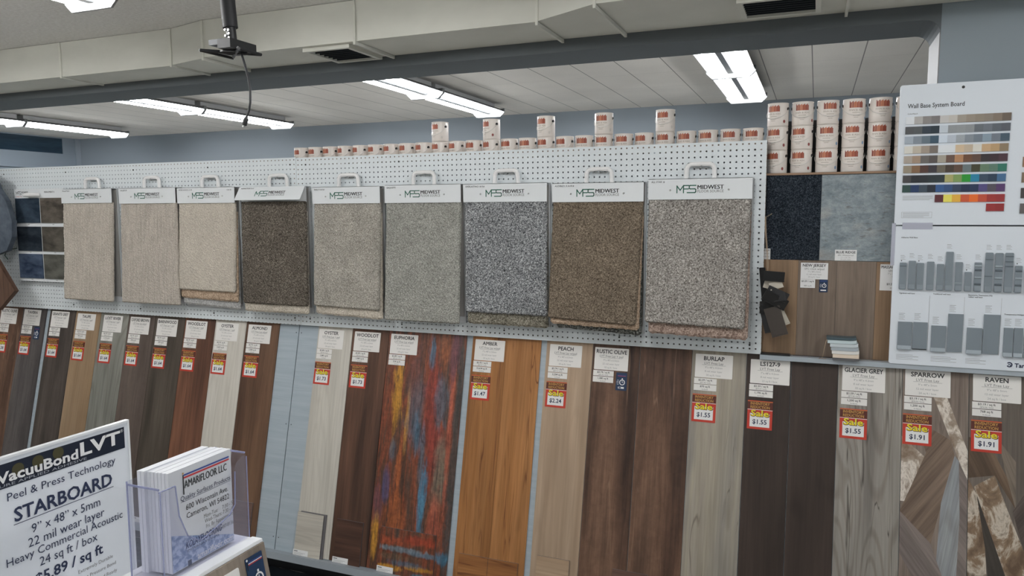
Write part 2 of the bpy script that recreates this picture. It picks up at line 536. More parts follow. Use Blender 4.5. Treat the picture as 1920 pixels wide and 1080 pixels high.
for x, y in ((-4.115, 3.165), (-3.265, 3.163), (-2.975, 3.094), (-2.045, 3.088), (-1.13, 3.084), (-0.83, 2.918), (0.085, 2.913)):
    mb = MB()
    mb.box(x - .006, x + .006, y - .007, y, 2.728, ZC - .004, CREAM)
    mb.box(x - .0055, x + .0055, y - .0062, YE, 2.7245, 2.7405, CREAM)
    mb.build('seam_strip', duct, shift=duct.location)
for x0, x1, y0, y1 in ((-2.37, -2.10, 3.12, 3.42), (-0.31, -0.01, 3.05, 3.32)):
    mb = MB(); z1 = 2.741; z0 = 2.722
    for a in ((x0, x1, y0, y0 + .02), (x0, x1, y1 - .02, y1), (x0, x0 + .02, y0 + .02, y1 - .02), (x1 - .02, x1, y0 + .02, y1 - .02)):
        mb.box(a[0], a[1], a[2], a[3], z0, z1, CREAM)
    fr = mb.build('vent_register', duct, shift=duct.location)
    mb = MB()
    mb.box(x0 + .02, x1 - .02, y0 + .02, y1 - .02, z1 - .004, z1 - .001, plain('duct_inside', (0.01, 0.013, 0.016, 1), 0.8))
    for i in range(7):
        yy = y0 + .04 + i * (y1 - y0 - .08) / 6
        mb.box(x0 + .02, x1 - .02, yy - .002, yy + .002, z0 + .006, z1 - .003, plain('vent_slat', S(20, 25, 30), 0.5))
    mb.build('vent_slats', fr, shift=duct.location)

# ---------------------------------------------------------------- fluorescent fixtures
def make_fixture(tube):
    t = thing('fluorescent_light', 'x', 'ceiling light')
    L = 1.215
    mb = MB()
    mb.box(-.07, .07, 0.03, L - .03, -.048, 0, plain('fixture_channel', (0.6, 0.6, 0.6, 1), 0.4))
    prof = [(-.152, -.072), (-.125, -.050), (-.052, -.050), (-.018, -.088), (.018, -.088), (.052, -.050), (.125, -.050), (.152, -.072)]
    vv = [(x, .012, z) for x, z in prof] + [(x, L - .012, z) for x, z in prof]
    n = len(prof)
    mb.add(vv, [(k, k + 1, k + 1 + n, k + n) for k in range(n - 1)], REFL)
    vv = [(x, y, z + .0015) for x, y, z in vv]
    mb.add(vv, [(k + n, k + 1 + n, k + 1, k) for k in range(n - 1)], REFL)
    mb.build('reflector_housing', t)
    for y in (0, L - .012):
        MB().prism([(-.158, -.045), (-.158, -.082), (-.118, -.118), (.118, -.118), (.158, -.082), (.158, -.045)], y, y + .012, ENDP).build('end_plate', t)
    for x in (-.088, .088):
        MB().tube([(x, .013, -.078), (x, L - .013, -.078)], .0155, tube, 12).build('lamp_tube', t)
    return t
fx0 = make_fixture(TUBE)
first = True
for x in (-7.50, -5.19, -2.835, -0.555):
    for y0, w in ((5.235, 'far'), (4.015, 'near')):
        lab = {('far', -7.50): 'far fluorescent ceiling fixture of the leftmost row, over the dark window',
               ('near', -7.50): 'near fluorescent ceiling fixture of the leftmost row, cut by the left photo edge',
               ('far', -5.19): 'far fluorescent fixture of the row behind the hanging black cable',
               ('near', -5.19): 'near fluorescent fixture of the second row from left, left of the black cable',
               ('far', -2.835): 'far fluorescent fixture just above the row of cream cans, right of the duct vent',
               ('near', -2.835): 'near fluorescent fixture tucked under the header, third row from the left',
               ('far', -0.555): 'far twin tube fixture of the right row, over the end of the pegboard',
               ('near', -0.555): 'near twin tube fixture of the right row, touching the header edge'}[(w, x)]
        if first: o = fx0; first = False; o.location = (x, y0, ZC); o['label'] = lab
        else: o = dup(fx0, (x, y0, ZC), lab)
        o['group'] = 'fluorescent fixtures in the back room'
fx1 = make_fixture(TUBE_F)
first = True
for x, lab in ((-5.3, 'fluorescent fixture on the front ceiling, beyond the left photo edge'), (-2.94, 'fluorescent fixture cut by the top photo edge, on the front ceiling'), (-0.57, 'fluorescent fixture on the front ceiling above the camera'), (1.8, 'fluorescent fixture on the front ceiling, beyond the right photo edge')):
    if first: o = fx1; first = False; o.location = (x, 1.215, ZC); o['label'] = lab
    else: o = dup(fx1, (x, 1.215, ZC), lab)
    o['group'] = 'fluorescent fixtures in the front room'
for x, lab in ((-5.3, 'left'), (-2.94, 'left middle'), (-0.57, 'right middle'), (1.8, 'right')):  # unseen row, added to brighten the lower planks and foreground
    dup(fx1, (x, -1.6, ZC), 'added fill fluorescent fixture behind the camera, %s one' % lab, 'added fill fixtures behind the camera')

# ---------------------------------------------------------------- pegboard sheets
def pegsheet(x0, x1, z0, z1, label):
    W = x1 - x0
    mb = MB().box(0, W, 0, 0.0015, -(z1 - z0), 0, PEG)
    fr = thing('pegboard', label, 'pegboard', (x0, YP, z1))
    mb.build('perforated_sheet', fr)
    dk = plain('pegboard_batten', S(120, 110, 100), 0.7)
    b = MB()
    for (a, c, d, e) in ((0, W, -.018, 0), (0, W, -(z1 - z0), -(z1 - z0) + .018), (0, .018, -(z1 - z0), 0), (W - .018, W, -(z1 - z0), 0)):
        b.box(a, c, .0025, YW - YP - .001, d, e, dk)
    b.build('mounting_batten', fr)
    for i in range(5):
        for zz in (-.0381, -(z1 - z0) + .0381):
            xx = (round((0.06 + i * (W - .12) / 4) / .0254) + .5) * .0254
            MB().tube([(xx, 0, zz), (xx, -.002, zz)], .0045, BLACK, 8).build('screw_head', fr)
    return fr
ZT, ZB = 2.236, 1.3125
pegsheet(-2.653, -0.2045, ZB, ZT, 'white pegboard sheet holding the right-hand carpet boards, with holes in rows')
pegsheet(-5.093, -2.6545, ZB, ZT + .003, 'white pegboard sheet holding the left-hand carpet boards, up to the vertical seam')
pegsheet(-6.3, -5.0945, ZB, ZT + .006, 'white pegboard sheet ending at the left photo edge')

# ---------------------------------------------------------------- carpet sample boards
CARP = {
    1: carpet('beige_loop_carpet', (148, 141, 132), (167, 160, 150), (180, 173, 164), 200, 0.13, 0.06),
    2: carpet('sand_loop_carpet', (147, 140, 131), (166, 159, 150), (179, 172, 163), 200, 0.15, 0.06),
    3: carpet('cream_cut_carpet', (152, 145, 135), (172, 165, 154), (185, 178, 167), 190, 0.04, 0.06),
    4: carpet('dark_taupe_carpet', (50, 46, 42), (84, 78, 71), (136, 129, 119), 190, 0, 0.15, .34, .68),
    5: carpet('warm_grey_carpet', (108, 104, 97), (146, 142, 134), (176, 172, 164), 200, 0.06, 0.12),
    6: carpet('mid_grey_carpet', (102, 102, 97), (136, 136, 130), (170, 169, 163), 200, 0, 0.12),
    7: carpet('salt_and_pepper_carpet', (46, 48, 51), (112, 114, 116), (186, 188, 189), 180, 0, 0.12, .36, .66),
    8: carpet('brown_tweed_carpet', (62, 54, 46), (102, 92, 80), (142, 130, 115), 185, 0, 0.12, .34, .67),
    9: carpet('grey_beige_frieze_carpet', (74, 70, 66), (130, 126, 121), (180, 176, 171), 180, 0, 0.1, .36, .66),
    'tan': carpet('tan_under_carpet', (120, 102, 86), (158, 138, 119), (180, 161, 142), 150, 0, 0.08),
    'grey': carpet('pale_grey_under_carpet', (130, 130, 130), (156, 156, 155), (176, 176, 175), 150, 0, 0.08),
    'cream': carpet('cream_under_carpet', (140, 133, 121), (170, 162, 150), (190, 183, 172), 150, 0, 0.1),
    'moss': carpet('grey_olive_under_carpet', (70, 67, 58), (112, 108, 97), (150, 146, 134), 130, 0, 0.1),
    'rose': carpet('rosy_brown_under_carpet', (98, 82, 74), (136, 118, 108), (168, 151, 140), 130, 0, 0.1),
    'char': carpet('charcoal_under_carpet', (36, 37, 36), (74, 75, 72), (120, 121, 117), 130, 0, 0.1),
}
def slab(name, parent, tl, tr, bl, br, thick, m, res=0.0065, amp=0.0016, label=None):
    """carpet piece: four front corners (x, y, z), pile on the front, rounded lower corners"""
    W = max(tr[0] - tl[0], br[0] - bl[0]); H = tl[2] - bl[2]
    nx = max(8, int(W / res)); nz = max(8, int(H / res))
    tl, tr, bl, br = map(Vector, (tl, tr, bl, br))
    sd = rng.random() * 100
    vv = []; ff = []
    for j in range(nz + 1):
        for i in range(nx + 1):
            u = i / nx; v = j / nz
            p = tl.lerp(tr, u).lerp(bl.lerp(br, u), v)
            du = min(u, 1 - u) * W; dv = (1 - v) * H
            rr = .012
            if du < rr and dv < rr:                       # rounded lower corners
                k = (rr - math.sqrt(max(0, rr * rr - (rr - du) ** 2))) * (1 - dv / rr)
                p.z += k * 0.8
            e = min(du, dv)
            back = max(0, (.007 - e) / .007) ** 2 * thick * .55
            p.y += back + rng.uniform(-amp, amp) + 0.0035 * mnoise.noise(Vector((p.x * 9 + sd, 0, p.z * 9)))
            if i in (0, nx): p.x += rng.uniform(-.0014, .0014)
            if j == nz: p.z += rng.uniform(-.0022, .0022)
            vv.append(p)
    for j in range(nz):
        for i in range(nx):
            a = j * (nx + 1) + i
            ff.append((a, a + nx + 1, a + nx + 2, a + 1))
    loop = [i for i in range(nx + 1)] + [(j + 1) * (nx + 1) - 1 for j in range(1, nz + 1)] + [nz * (nx + 1) + i for i in range(nx - 1, -1, -1)] + [j * (nx + 1) for j in range(nz - 1, 0, -1)]
    b = len(vv)
    for i in loop: vv.append(Vector((vv[i].x, vv[i].y + thick * .5, vv[i].z)))
    n = len(loop)
    for k in range(n): ff.append((loop[k], loop[(k + 1) % n], b + (k + 1) % n, b + k))
    mb = MB(); mb.add(vv, ff, m, False)
    mb.add(vv[b:], [tuple(range(n - 1, -1, -1))], GREYBOARD)
    o = mb.build(name, parent, shift=parent.location)
    if label: o['label'] = label
    return o

def logo(mb, x, z, y, M3=None):
    """letter mark and two lines of lettering; x,z is the middle"""
    h = .031; k = h
    def st(pts, m=GREEN): mb.stroke([(x - .100 + a * k, z - h / 2 + b * k) for a, b in pts], .0044, y, m)
    st([(0, 0), (0, .95), (.45, .35), (.92, 1.0)]); st([(.92, 1), (.92, 0)])
    st([(.92, 1), (1.65, 1)]); st([(.92, .52), (1.6, .52)])
    st([(2.62, 1), (1.85, 1), (1.72, .9), (1.72, .62), (1.85, .52), (2.5, .52), (2.62, .42), (2.62, .1), (2.5, 0), (1.45, 0)])
    mb.text('MIDWEST', x - .011, z - .001, .0175, y, INK, 'L', .030, width=.110)
    mb.text('FLOOR SOURCE', x - .011, z - .0155, .0112, y, INK2, 'L', .006, width=.110)

def board(n, x0, x1, zt, zh, bl, br, dyb, title, hx, m, layers, label, flip=False, right_note=None, group='carpet sample boards on the pegboard'):
    YH = YP - .05                                  # face of the header
    t = thing('carpet_sample_board', label, 'carpet sample', ((x0 + x1) / 2, YP, min(bl[1], br[1])), group=group)
    sh = t.location
    zb = min([bl[1], br[1]] + [l[1][1] for l in layers])
    # back card and folded header
    MB().box(x0 + .004, x1 + .004, YP - .012, YP - .004, zb - .004, zt, GREYBOARD).build('backing_card', t, shift=sh)
    MB().box(x0 + .006, x1 - .004, YP - .018, YP - .013, zb + .03, zt - .01, plain('spine_card', S(140, 138, 135), 0.6)).build('divider_card', t, shift=sh)
    hw = x1 - x0; xc = (x0 + x1) / 2
    hb = MB()
    if not flip:
        hb.box(x0, x1, YH - .002, YH, zh, zt, CARD)
        hb.box(x0, x1, YH - .002, YP - .004, zt - .002, zt, CARD)
        h = hb.build('header_card', t, shift=sh)
        lt = MB(); y = YH - .0026
        logo(lt, xc + .005, zt - .046, y); lt.build('logo_print', h, shift=sh); lt = MB()
        lt.text(title, x0 + .014, zt - .017, .0075, y, INK, 'L', .01, maxw=.16)
        lt.build('title_print', h, shift=sh)
        if right_note: MB().text(right_note, x1 - .02, zt - .02, .0075, y, INK, 'R', .01).build('note_print', h, shift=sh)
        for xx in (xc - .125, xc + .125):
            rv = MB()
            rv.lathe([(.0, .0), (.0045, .0), (.004, .0025), (.002, .004)], STEEL, 10)
            rv.v = [(xx + a, YH - .002 - c, zt - .050 + b) for a, b, c in rv.v]
            rv.build('rivet', h, shift=sh)
    else:
        hb.box(x0 + .004, x1, YH + .012, YH + .014, zh, zt, CARD)
        hb.box(x0, x1, YH + .012, YP - .004, zt - .002, zt, CARD)
        ang = math.radians(34)
        M = Matrix.Translation((xc, YH + .010, zt - .001)) @ Matrix.Rotation(-ang, 4, 'X')
        hb.box(-hw / 2 - .004, hw / 2 - .004, -.002, 0, -.088, 0, CARD, M)
        h = hb.build('header_card', t, shift=sh)
        lt = MB()
        logo(lt, .005, -.046, -.0026)
        lt.v = [tuple(M @ Vector(v)) for v in lt.v]; lt.build('logo_print', h, shift=sh); lt = MB()
        lt.text(title, -hw / 2 + .012, -.014, .0075, -.0026, INK, 'L', .01, maxw=.14)
        lt.v = [tuple(M @ Vector(v)) for v in lt.v]
        lt.build('title_print', h, shift=sh)
    # handle: moulded U
    hm = MB(); w = .061
    hz0 = zt - .004; hz1 = zt + .062
    path = [(hx - w, YP - .02, hz0), (hx - w + .002, YP - .02, hz1 - .018), (hx - w + .008, YP - .02, hz1 - .006), (hx - w + .02, YP - .02, hz1), (hx, YP - .02, hz1 + .001), (hx + w - .02, YP - .02, hz1), (hx + w - .008, YP - .02, hz1 - .006), (hx + w - .002, YP - .02, hz1 - .018), (hx + w, YP - .02, hz0)]
    hm.tube(path, .0105, WHITE, 10)
    hm.build('carry_handle', t, shift=sh)
    hk = MB()
    hk.tube([(hx + .004, YP - .001, hz1 - .016), (hx + .004, YP - .03, hz1 - .018), (hx + .004, YP - .034, hz1 - .006)], .0022, STEEL, 6)
    hk.tube([(hx - .035, YP - .006, hz1 - .014), (hx + .035, YP - .006, hz1 - .016)], .002, STEEL, 6)
    hk.build('hanging_hook', t, shift=sh)
    # swatches
    yt = YH + .004
    slab('front_swatch', t, (x0 + .002, yt, zh + .004), (x1 - .003, yt, zh + .004), (bl[0], YP - .06 - dyb, bl[1]), (br[0], YP - .06 - dyb, br[1]), .014, m)
    for i, (a, b, mm, lab) in enumerate(layers):
        d = .014 * (i + 1)
        yl = YP - .06 - dyb + d
        slab('under_swatch', t, (x0 + .004, yt + .008 + .006 * i, zh - .05), (x1 - .003, yt + .008 + .006 * i, zh - .05), (a[0], min(yl, YP - .03), a[1]), (b[0], min(yl, YP - .03), b[1]), .012, mm, .010, .0014, lab)
    return t
GB = 'carpet sample boards on the pegboard'
board(1, -4.431, -3.994, 2.092, 2.003, (-4.428, 1.399), (-4.004, 1.393), .02, 'PAULETTE III', -4.19, CARP[1], [], 'beige loop carpet sample board, leftmost of the hanging carpets')
board(2, -3.933, -3.481, 2.089, 1.997, (-3.925, 1.397), (-3.462, 1.397), .02, 'CALLED UP', -3.694, CARP[2], [], 'sand beige streaky carpet sample board, second from left')
board(3, -3.468, -3.043, 2.085, 1.995, (-3.46, 1.494), (-3.043, 1.487), .02, 'WOB CHOICE I, II, III', -3.245, CARP[3], [((-3.463, 1.444), (-3.036, 1.432), CARP['tan'], 'tan carpet layer'), ((-3.457, 1.407), (-3.036, 1.385), CARP['grey'], 'pale grey carpet layer')], 'short cream carpet sample board with tan and grey layers below', right_note='12 & 16')
board(4, -3.008, -2.563, 2.081, 1.996, (-2.98, 1.433), (-2.539, 1.431), .03, 'INSPIRATION I & II', -2.761, CARP[4], [((-2.983, 1.386), (-2.545, 1.386), CARP['cream'], 'cream carpet layer')], 'dark taupe carpet sample board with its header card flipped up', flip=True)
board(5, -2.512, -2.092, 2.073, 1.985, (-2.5, 1.439), (-2.089, 1.428), .03, 'RALLY I & II #', -2.302, CARP[5], [((-2.495, 1.394), (-2.079, 1.38), CARP['cream'], 'cream carpet layer')], 'warm light grey carpet sample board right of the dark taupe one')
board(6, -2.063, -1.629, 2.076, 1.985, (-2.058, 1.383), (-1.629, 1.383), .03, 'EXQUISITE', -1.85, CARP[6], [], 'plain mid grey carpet sample board, the one without lower layers near centre')
board(7, -1.615, -1.179, 2.074, 1.985, (-1.593, 1.446), (-1.166, 1.443), .03, 'EVERLASTING I & II #', -1.398, CARP[7], [((-1.586, 1.388), (-1.165, 1.385), CARP['moss'], 'grey olive carpet layer')], 'salt and pepper grey carpet sample board with olive layer beneath')
board(8, -1.153, -0.720, 2.069, 1.981, (-1.148, 1.444), (-0.733, 1.427), .07, 'AUDIBLE I, II, & III #', -0.935, CARP[8], [((-1.139, 1.416), (-0.721, 1.406), CARP['tan'], 'tan carpet layer'), ((-1.114, 1.397), (-0.713, 1.38), CARP['char'], 'charcoal carpet layer')], 'brown tweed carpet sample board')
board(9, -0.700, -0.255, 2.079, 1.988, (-0.691, 1.448), (-0.267, 1.438), .08, 'ALL STAR  #', -0.477, CARP[9], [((-0.676, 1.398), (-0.253, 1.39), CARP['rose'], 'rosy brown carpet layer')], 'grey beige flecked carpet sample board at the right end of the pegboard')

# six-chip tile board at the left
t = thing('tile_sample_board', 'white board with six dark blue and brown carpet tile chips', 'sample board', (-4.67, YP, 1.498))
sh = t.location
MB().rbox(-4.888, -4.43, YP - .035, YP - .022, 1.498, 2.099, .006, CARD).build('board_panel', t, shift=sh)
MB().box(-4.87, -4.45, YP - .021, YP - .002, 1.50, 2.09, GREYBOARD).build('backing_card', t, shift=sh)
tc_cols = [((30, 40, 52), (58, 70, 82)), ((58, 54, 50), (98, 92, 84)), ((24, 30, 38), (50, 58, 66)), ((54, 51, 47), (86, 82, 75)), ((34, 44, 62), (74, 86, 104)), ((62, 62, 58), (94, 94, 88))]
for r, (z0, z1) in enumerate(((1.879, 2.039), (1.696, 1.855), (1.517, 1.677))):
    for c, (x0, x1) in enumerate(((-4.884, -4.657), (-4.649, -4.436))):
        a, b = tc_cols[r * 2 + c]
        mm = mottled('carpet_tile_%d' % (r * 2 + c), a, b, 1.0, 6, 0.95, (7, 7, 16), .35, .68, 0.3, 0.1)
        MB().rbox(x0 + .005, x1, YP - .041, YP - .035, z0, z1, .002, mm).build('tile_chip', t, shift=sh)
lt = MB(); y = YP - .0355
def st(pts): lt.stroke([(-4.872 + a * .02, 2.063 + b * .02) for a, b in pts], .0028, y, INK)
st([(0, 0), (0, 1), (.45, .35), (.9, 1), (.9, 0)]); st([(.9, 1), (1.5, 1)]); st([(.9, .5), (1.4, .5)])
st([(2.3, 1), (1.6, 1), (1.6, .5), (2.3, .5), (2.3, 0), (1.5, 0)])
lt.text('MIDWEST', -4.822, 2.072, .011, y, INK, 'L', .015, width=.065)
lt.text('FLOOR SOURCE', -4.822, 2.063, .006, y, INK2, 'L', 0, width=.065)
lt.text('MONUMENT II', -4.56, 2.072, .010, y, INK, 'C', .01, width=.09)
lt.text('Carpet Tile', -4.872, 2.047, .008, y, REDLINE, 'L', 0)
for z in (1.868, 1.686, 1.507):
    for x in (-4.77, -4.54): lt.rect(x - .008, x + .008, z, z + .003, y, INK2)
lt.build('board_lettering', t, shift=sh)
hm = MB()
hm.tube([(-4.755, YP - .04, 2.06), (-4.752, YP - .065, 2.06), (-4.74, YP - .075, 2.06), (-4.67, YP - .075, 2.06), (-4.655, YP - .065, 2.06), (-4.652, YP - .04, 2.06)], .012, WHITE, 10)
hm.build('carry_handle', t, shift=sh)

# ---------------------------------------------------------------- samples hanging at the left edge
t = thing('rubber_sample_pad', 'dark blue-grey flooring sample pad hanging at the left photo edge', 'floor sample', (-5.05, YP, 1.70))
pad = MB()
prof = [(-5.22, 2.16), (-5.24, 1.98), (-5.2, 1.78), (-5.1, 1.69), (-4.98, 1.67), (-4.87, 1.70), (-4.81, 1.79), (-4.80, 1.89), (-4.845, 2.02), (-4.915, 2.10), (-4.955, 2.18), (-5.07, 2.22)]
pad.prism(prof, YP - .125, YP - .092, mottled('rubber_pad', (62, 70, 80), (84, 92, 102), 14, 4, 0.7))
pad.build('sample_pad', t, shift=t.location)
MB().tube([(-5.05, YP - .001, 2.19), (-5.05, YP - .135, 2.19), (-5.05, YP - .14, 2.205)], .003, STEEL, 6).build('peg_hook', t, shift=t.location)
t = thing('plank_swatch', 'tilted brown wood-look swatch hanging at the left photo edge', 'floor sample', (-5.0, YP, 1.40))
pl = MB()
M = Matrix.Translation((-4.955, YP - .15, 1.54)) @ Matrix.Rotation(math.radians(52), 4, 'Y')
pl.rbox(-.19, .19, -.012, 0, -.135, .09, .004, wood('swatch_brown', [(62, 46, 38), (92, 70, 58), (108, 84, 70)], 9, 1.0, rot=0.0), M)
pl.box(-.19, .19, .001, .02, -.13, .085, plain('swatch_edge', S(86, 66, 56), .6), M)
pl.build('swatch_plank', t, shift=t.location)
MB().tube([(-4.95, YP - .001, 1.71), (-4.95, YP - .07, 1.70), (-4.95, YP - .085, 1.665), (-4.93, YP - .08, 1.64)], .003, plain('green_wire', S(40, 62, 58), .5), 6).build('wire_hook', t, shift=t.location)

# ---------------------------------------------------------------- sloping display of planks
TH = math.radians(13.0)
Z0S = EYE - 0.615; Y0S = YP + 0.02
def SL(x, s=0.0, off=0.0):
    """frame on the sloping face: x along, s down the slope, off out of the face"""
    R = Matrix.Rotation(-TH, 4, 'X')
    p = Vector((x, Y0S, Z0S)) + R.to_3x3() @ Vector((0, -off, -s))
    return Matrix.Translation(p) @ R

disp = thing('flooring_display', 'long sloping grey plywood display stand carrying the vinyl planks', 'display stand', (-2.9, 3.3, 0))
def on_disp(mb, name, M):
    o = mb.build(name, disp)
    o.matrix_parent_inverse = Matrix.Identity(4)
    o.matrix_basis = Matrix.Translation(-disp.location) @ M
    return o
on_disp(MB().box(-2.74, -2.62, .0165, .03, -1.25, -.02, plain('seam_shade_black', (.02, .022, .025, 1), .7)), 'seam_shade_strip', SL(0))  # added black strip, puts the shade of the seam gap into colour
for x0, x1 in ((-7.14, -4.7045), (-4.7035, -2.683), (-2.678, 1.30)):
    on_disp(MB().box(x0, x1, .0055, .016, -1.25, -.002, PANEL), 'display_panel', SL(0))
for xx in (-2.698, -2.663):
    for s_ in (.05, .56, 1.17):
        on_disp(MB().tube([(xx, .0055, -s_), (xx, .0045, -s_)], .003, BLACK, 6), 'nail_head', SL(0))
for x0, x1 in ((-7.14, -2.706), (-2.703, 1.30)):            # rail that the planks stand on
    on_disp(MB().box(x0, x1, -.042, .0054, -1.272, -1.2365, RAILM), 'display_rail', SL(0))
on_disp(MB().box(-7.14, 1.30, 3.17, 3.40, 0.0, .085, BLACK), 'display_base', Matrix.Identity(4))
# wrinkled black plastic lying on the floor before the rail
mb = MB(); nx, ny = 150, 26; vv = []; ff = []
for j in range(ny + 1):
    for i in range(nx + 1):
        x = -5.2 + 6.2 * i / nx; yy = 2.25 + .9 * j / ny
        zz = .012 + .010 * mnoise.noise(Vector((x * 3.0, yy * 7, 0))) + .006 * mnoise.noise(Vector((x * 9, yy * 16, 3)))
        vv.append((x, yy, max(.002, zz)))
for j in range(ny):
    for i in range(nx):
        a = j * (nx + 1) + i; ff.append((a, a + 1, a + nx + 2, a + nx + 1))
mb.add(vv, ff, plain('black_plastic_film', (0.010, 0.013, 0.017, 1), .16, spec=.6), True)
o = mb.build('plastic_sheet'); tag(o, 'wrinkled glossy black plastic sheet on the floor below the grey rail', 'plastic sheet')

# wood looks
W_RUST = wood('rustic_vinyl', [(56, 42, 36), (84, 62, 50), (108, 82, 66), (92, 70, 57)], 8, .7, .3, 0.3, (150, 122, 102), spread=(.3, .7), broad=.34, cross=.16)
W = {
 'rust': W_RUST,
 'tavern': wood('tavern_vinyl', [(66, 61, 61), (84, 79, 78), (96, 90, 88)], 9, .7, .32, broad=.2, cross=.08),
 'granite': wood('granite_vinyl', [(56, 50, 46), (76, 68, 63), (88, 79, 73)], 9, .7, .3, broad=.24, cross=.06),
 'taupe': wood('taupe_vinyl', [(120, 98, 76), (136, 113, 88), (144, 122, 98)], 6, .6, .16, knots=.45, broad=.12),
 'lost': wood('lost_river_vinyl', [(106, 106, 100), (122, 122, 115), (132, 131, 124)], 8, .8, .16, rings=.35, broad=.1),
 'oxford': wood('oxford_vinyl', [(74, 64, 58), (88, 77, 71), (98, 87, 80)], 8, .7, .25, broad=.16, cross=.08),
 'barn': wood('barnwood_vinyl', [(58, 51, 44), (76, 68, 60), (86, 78, 69)], 8, .8, .28, knots=.7, broad=.22),
 'woodlot': wood('woodlot_vinyl', [(66, 44, 34), (92, 62, 48), (112, 76, 58), (118, 82, 64)], 7, .4, .25, .45, (46, 31, 25), broad=.34, rings=.15),
 'oyster': wood('oyster_vinyl', [(164, 160, 151), (180, 176, 167), (188, 184, 176)], 9, .5, .13, rings=.14, broad=.07),
 'almond': wood('almond_vinyl', [(76, 54, 42), (96, 71, 54), (106, 80, 61)], 7, .5, .22, .35, (60, 42, 32), broad=.22),
 'wl2': wood('walnut_vinyl', [(54, 39, 32), (78, 55, 44), (100, 71, 56), (92, 64, 50)], 8, .4, .25, .4, (46, 32, 26), broad=.36, rings=.15),
 'amber': wood('amber_vinyl', [(122, 80, 44), (146, 99, 56), (160, 112, 68), (150, 102, 58)], 8, .45, .22, .95, (84, 48, 26), knots=.6, broad=.2, rings=.12),
 'peach': wood('peach_vinyl', [(142, 121, 101), (158, 137, 116), (168, 147, 126)], 9, .35, .12, rings=.10, broad=.09),
 'burlap': wood('burlap_vinyl', [(110, 105, 100), (132, 127, 120), (150, 142, 128), (140, 133, 125)], 6, .5, .2, .7, (84, 77, 70), knots=1.0, broad=.16),
 'ls': wood('espresso_vinyl', [(47, 39, 35), (58, 48, 43), (65, 54, 49)], 7, .7, .22, knots=.7, broad=.14),
 'glacier': wood('glacier_vinyl', [(88, 83, 79), (122, 117, 111), (138, 133, 126), (128, 123, 117)], 8, .4, .2, 1.0, (66, 61, 57), rings=.5, broad=.16),
}
def euphoria(name, blobs, ox=0.0, rot=0.0):
    """painted plank look: streaky rust ground with patches of colour (centre x, z, radii, colour, strength)"""
    m, nt, p = base_mat(name)
    tc = N(nt, 'ShaderNodeTexCoord')
    mp0 = N(nt, 'ShaderNodeMapping'); mp0.inputs['Location'].default_value = (ox, 0, 0); mp0.inputs['Rotation'].default_value = (0, rot, 0)
    nt.links.new(tc.outputs['Object'], mp0.inputs['Vector'])
    raw = mp0.outputs[0]
    def nz(sx, sz, det=5, dist=.6, off=0):
        mp = N(nt, 'ShaderNodeMapping'); mp.inputs['Scale'].default_value = (sx, sx, sz); mp.inputs['Location'].default_value = (off, off * .7, off * 1.3)
        nt.links.new(raw, mp.inputs['Vector'])
        return noise_n(nt, mp.outputs[0], 1.0, det, .62, dist)
    n1 = nz(16, 1.6)
    col = ramp(nt, n1, [(.3, S(54, 42, 36)), (.42, S(88, 56, 40)), (.5, S(128, 66, 42)), (.58, S(104, 66, 48)), (.7, S(72, 62, 56))])
    wob = nz(18, 6, 8, .8, 5.1); wob2 = nz(42, 10, 8, .6, 9.3)
    for k, (cx, cz, rx, rz, c, st) in enumerate(blobs):
        sub = N(nt, 'ShaderNodeVectorMath', operation='SUBTRACT'); sub.inputs[1].default_value = (cx, 0, cz)
        nt.links.new(raw, sub.inputs[0])
        mul = N(nt, 'ShaderNodeVectorMath', operation='MULTIPLY'); mul.inputs[1].default_value = (1 / rx, 0, 1 / rz)
        nt.links.new(sub.outputs[0], mul.inputs[0])
        ln = N(nt, 'ShaderNodeVectorMath', operation='LENGTH'); nt.links.new(mul.outputs[0], ln.inputs[0])
        d = mth(nt, 'ADD', ln.outputs['Value'], mth(nt, 'MULTIPLY', mth(nt, 'SUBTRACT', wob if k % 2 else wob2, .5), 2.6))
        col = mix(nt, mapr(nt, d, .6, 1.3, st * .9, 0), col, S(*c))
    n4 = nz(70, 9, 4, .4, 2.2)
    col = mix(nt, 1.0, col, ramp(nt, n4, [(.3, (.5, .5, .5, 1)), (.7, (1.2, 1.2, 1.2, 1))]), 'MULTIPLY')
    n6 = nz(45, 45, 4, .6, 3.1)
    col = mix(nt, 1.0, col, ramp(nt, n6, [(.35, (.72, .72, .74, 1)), (.65, (1.12, 1.12, 1.1, 1))]), 'MULTIPLY')
    n5 = nz(22, 1.1, 3, 1.0, 7.7)
    a = mth(nt, 'ABSOLUTE', mth(nt, 'SUBTRACT', n5, .5))
    col = mix(nt, mapr(nt, a, 0, .012, .8, 0), col, S(40, 32, 32))
    nt.links.new(col, p.inputs['Base Color'])
    p.inputs['Roughness'].default_value = .4
    MATS[name] = m
    return m
GO, RD, BL, TE, OR_, SA, DG, PU, GG = (190, 136, 44), (142, 58, 48), (84, 96, 110), (62, 120, 148), (164, 90, 48), (170, 88, 66), (66, 64, 62), (98, 66, 78), (110, 112, 98)
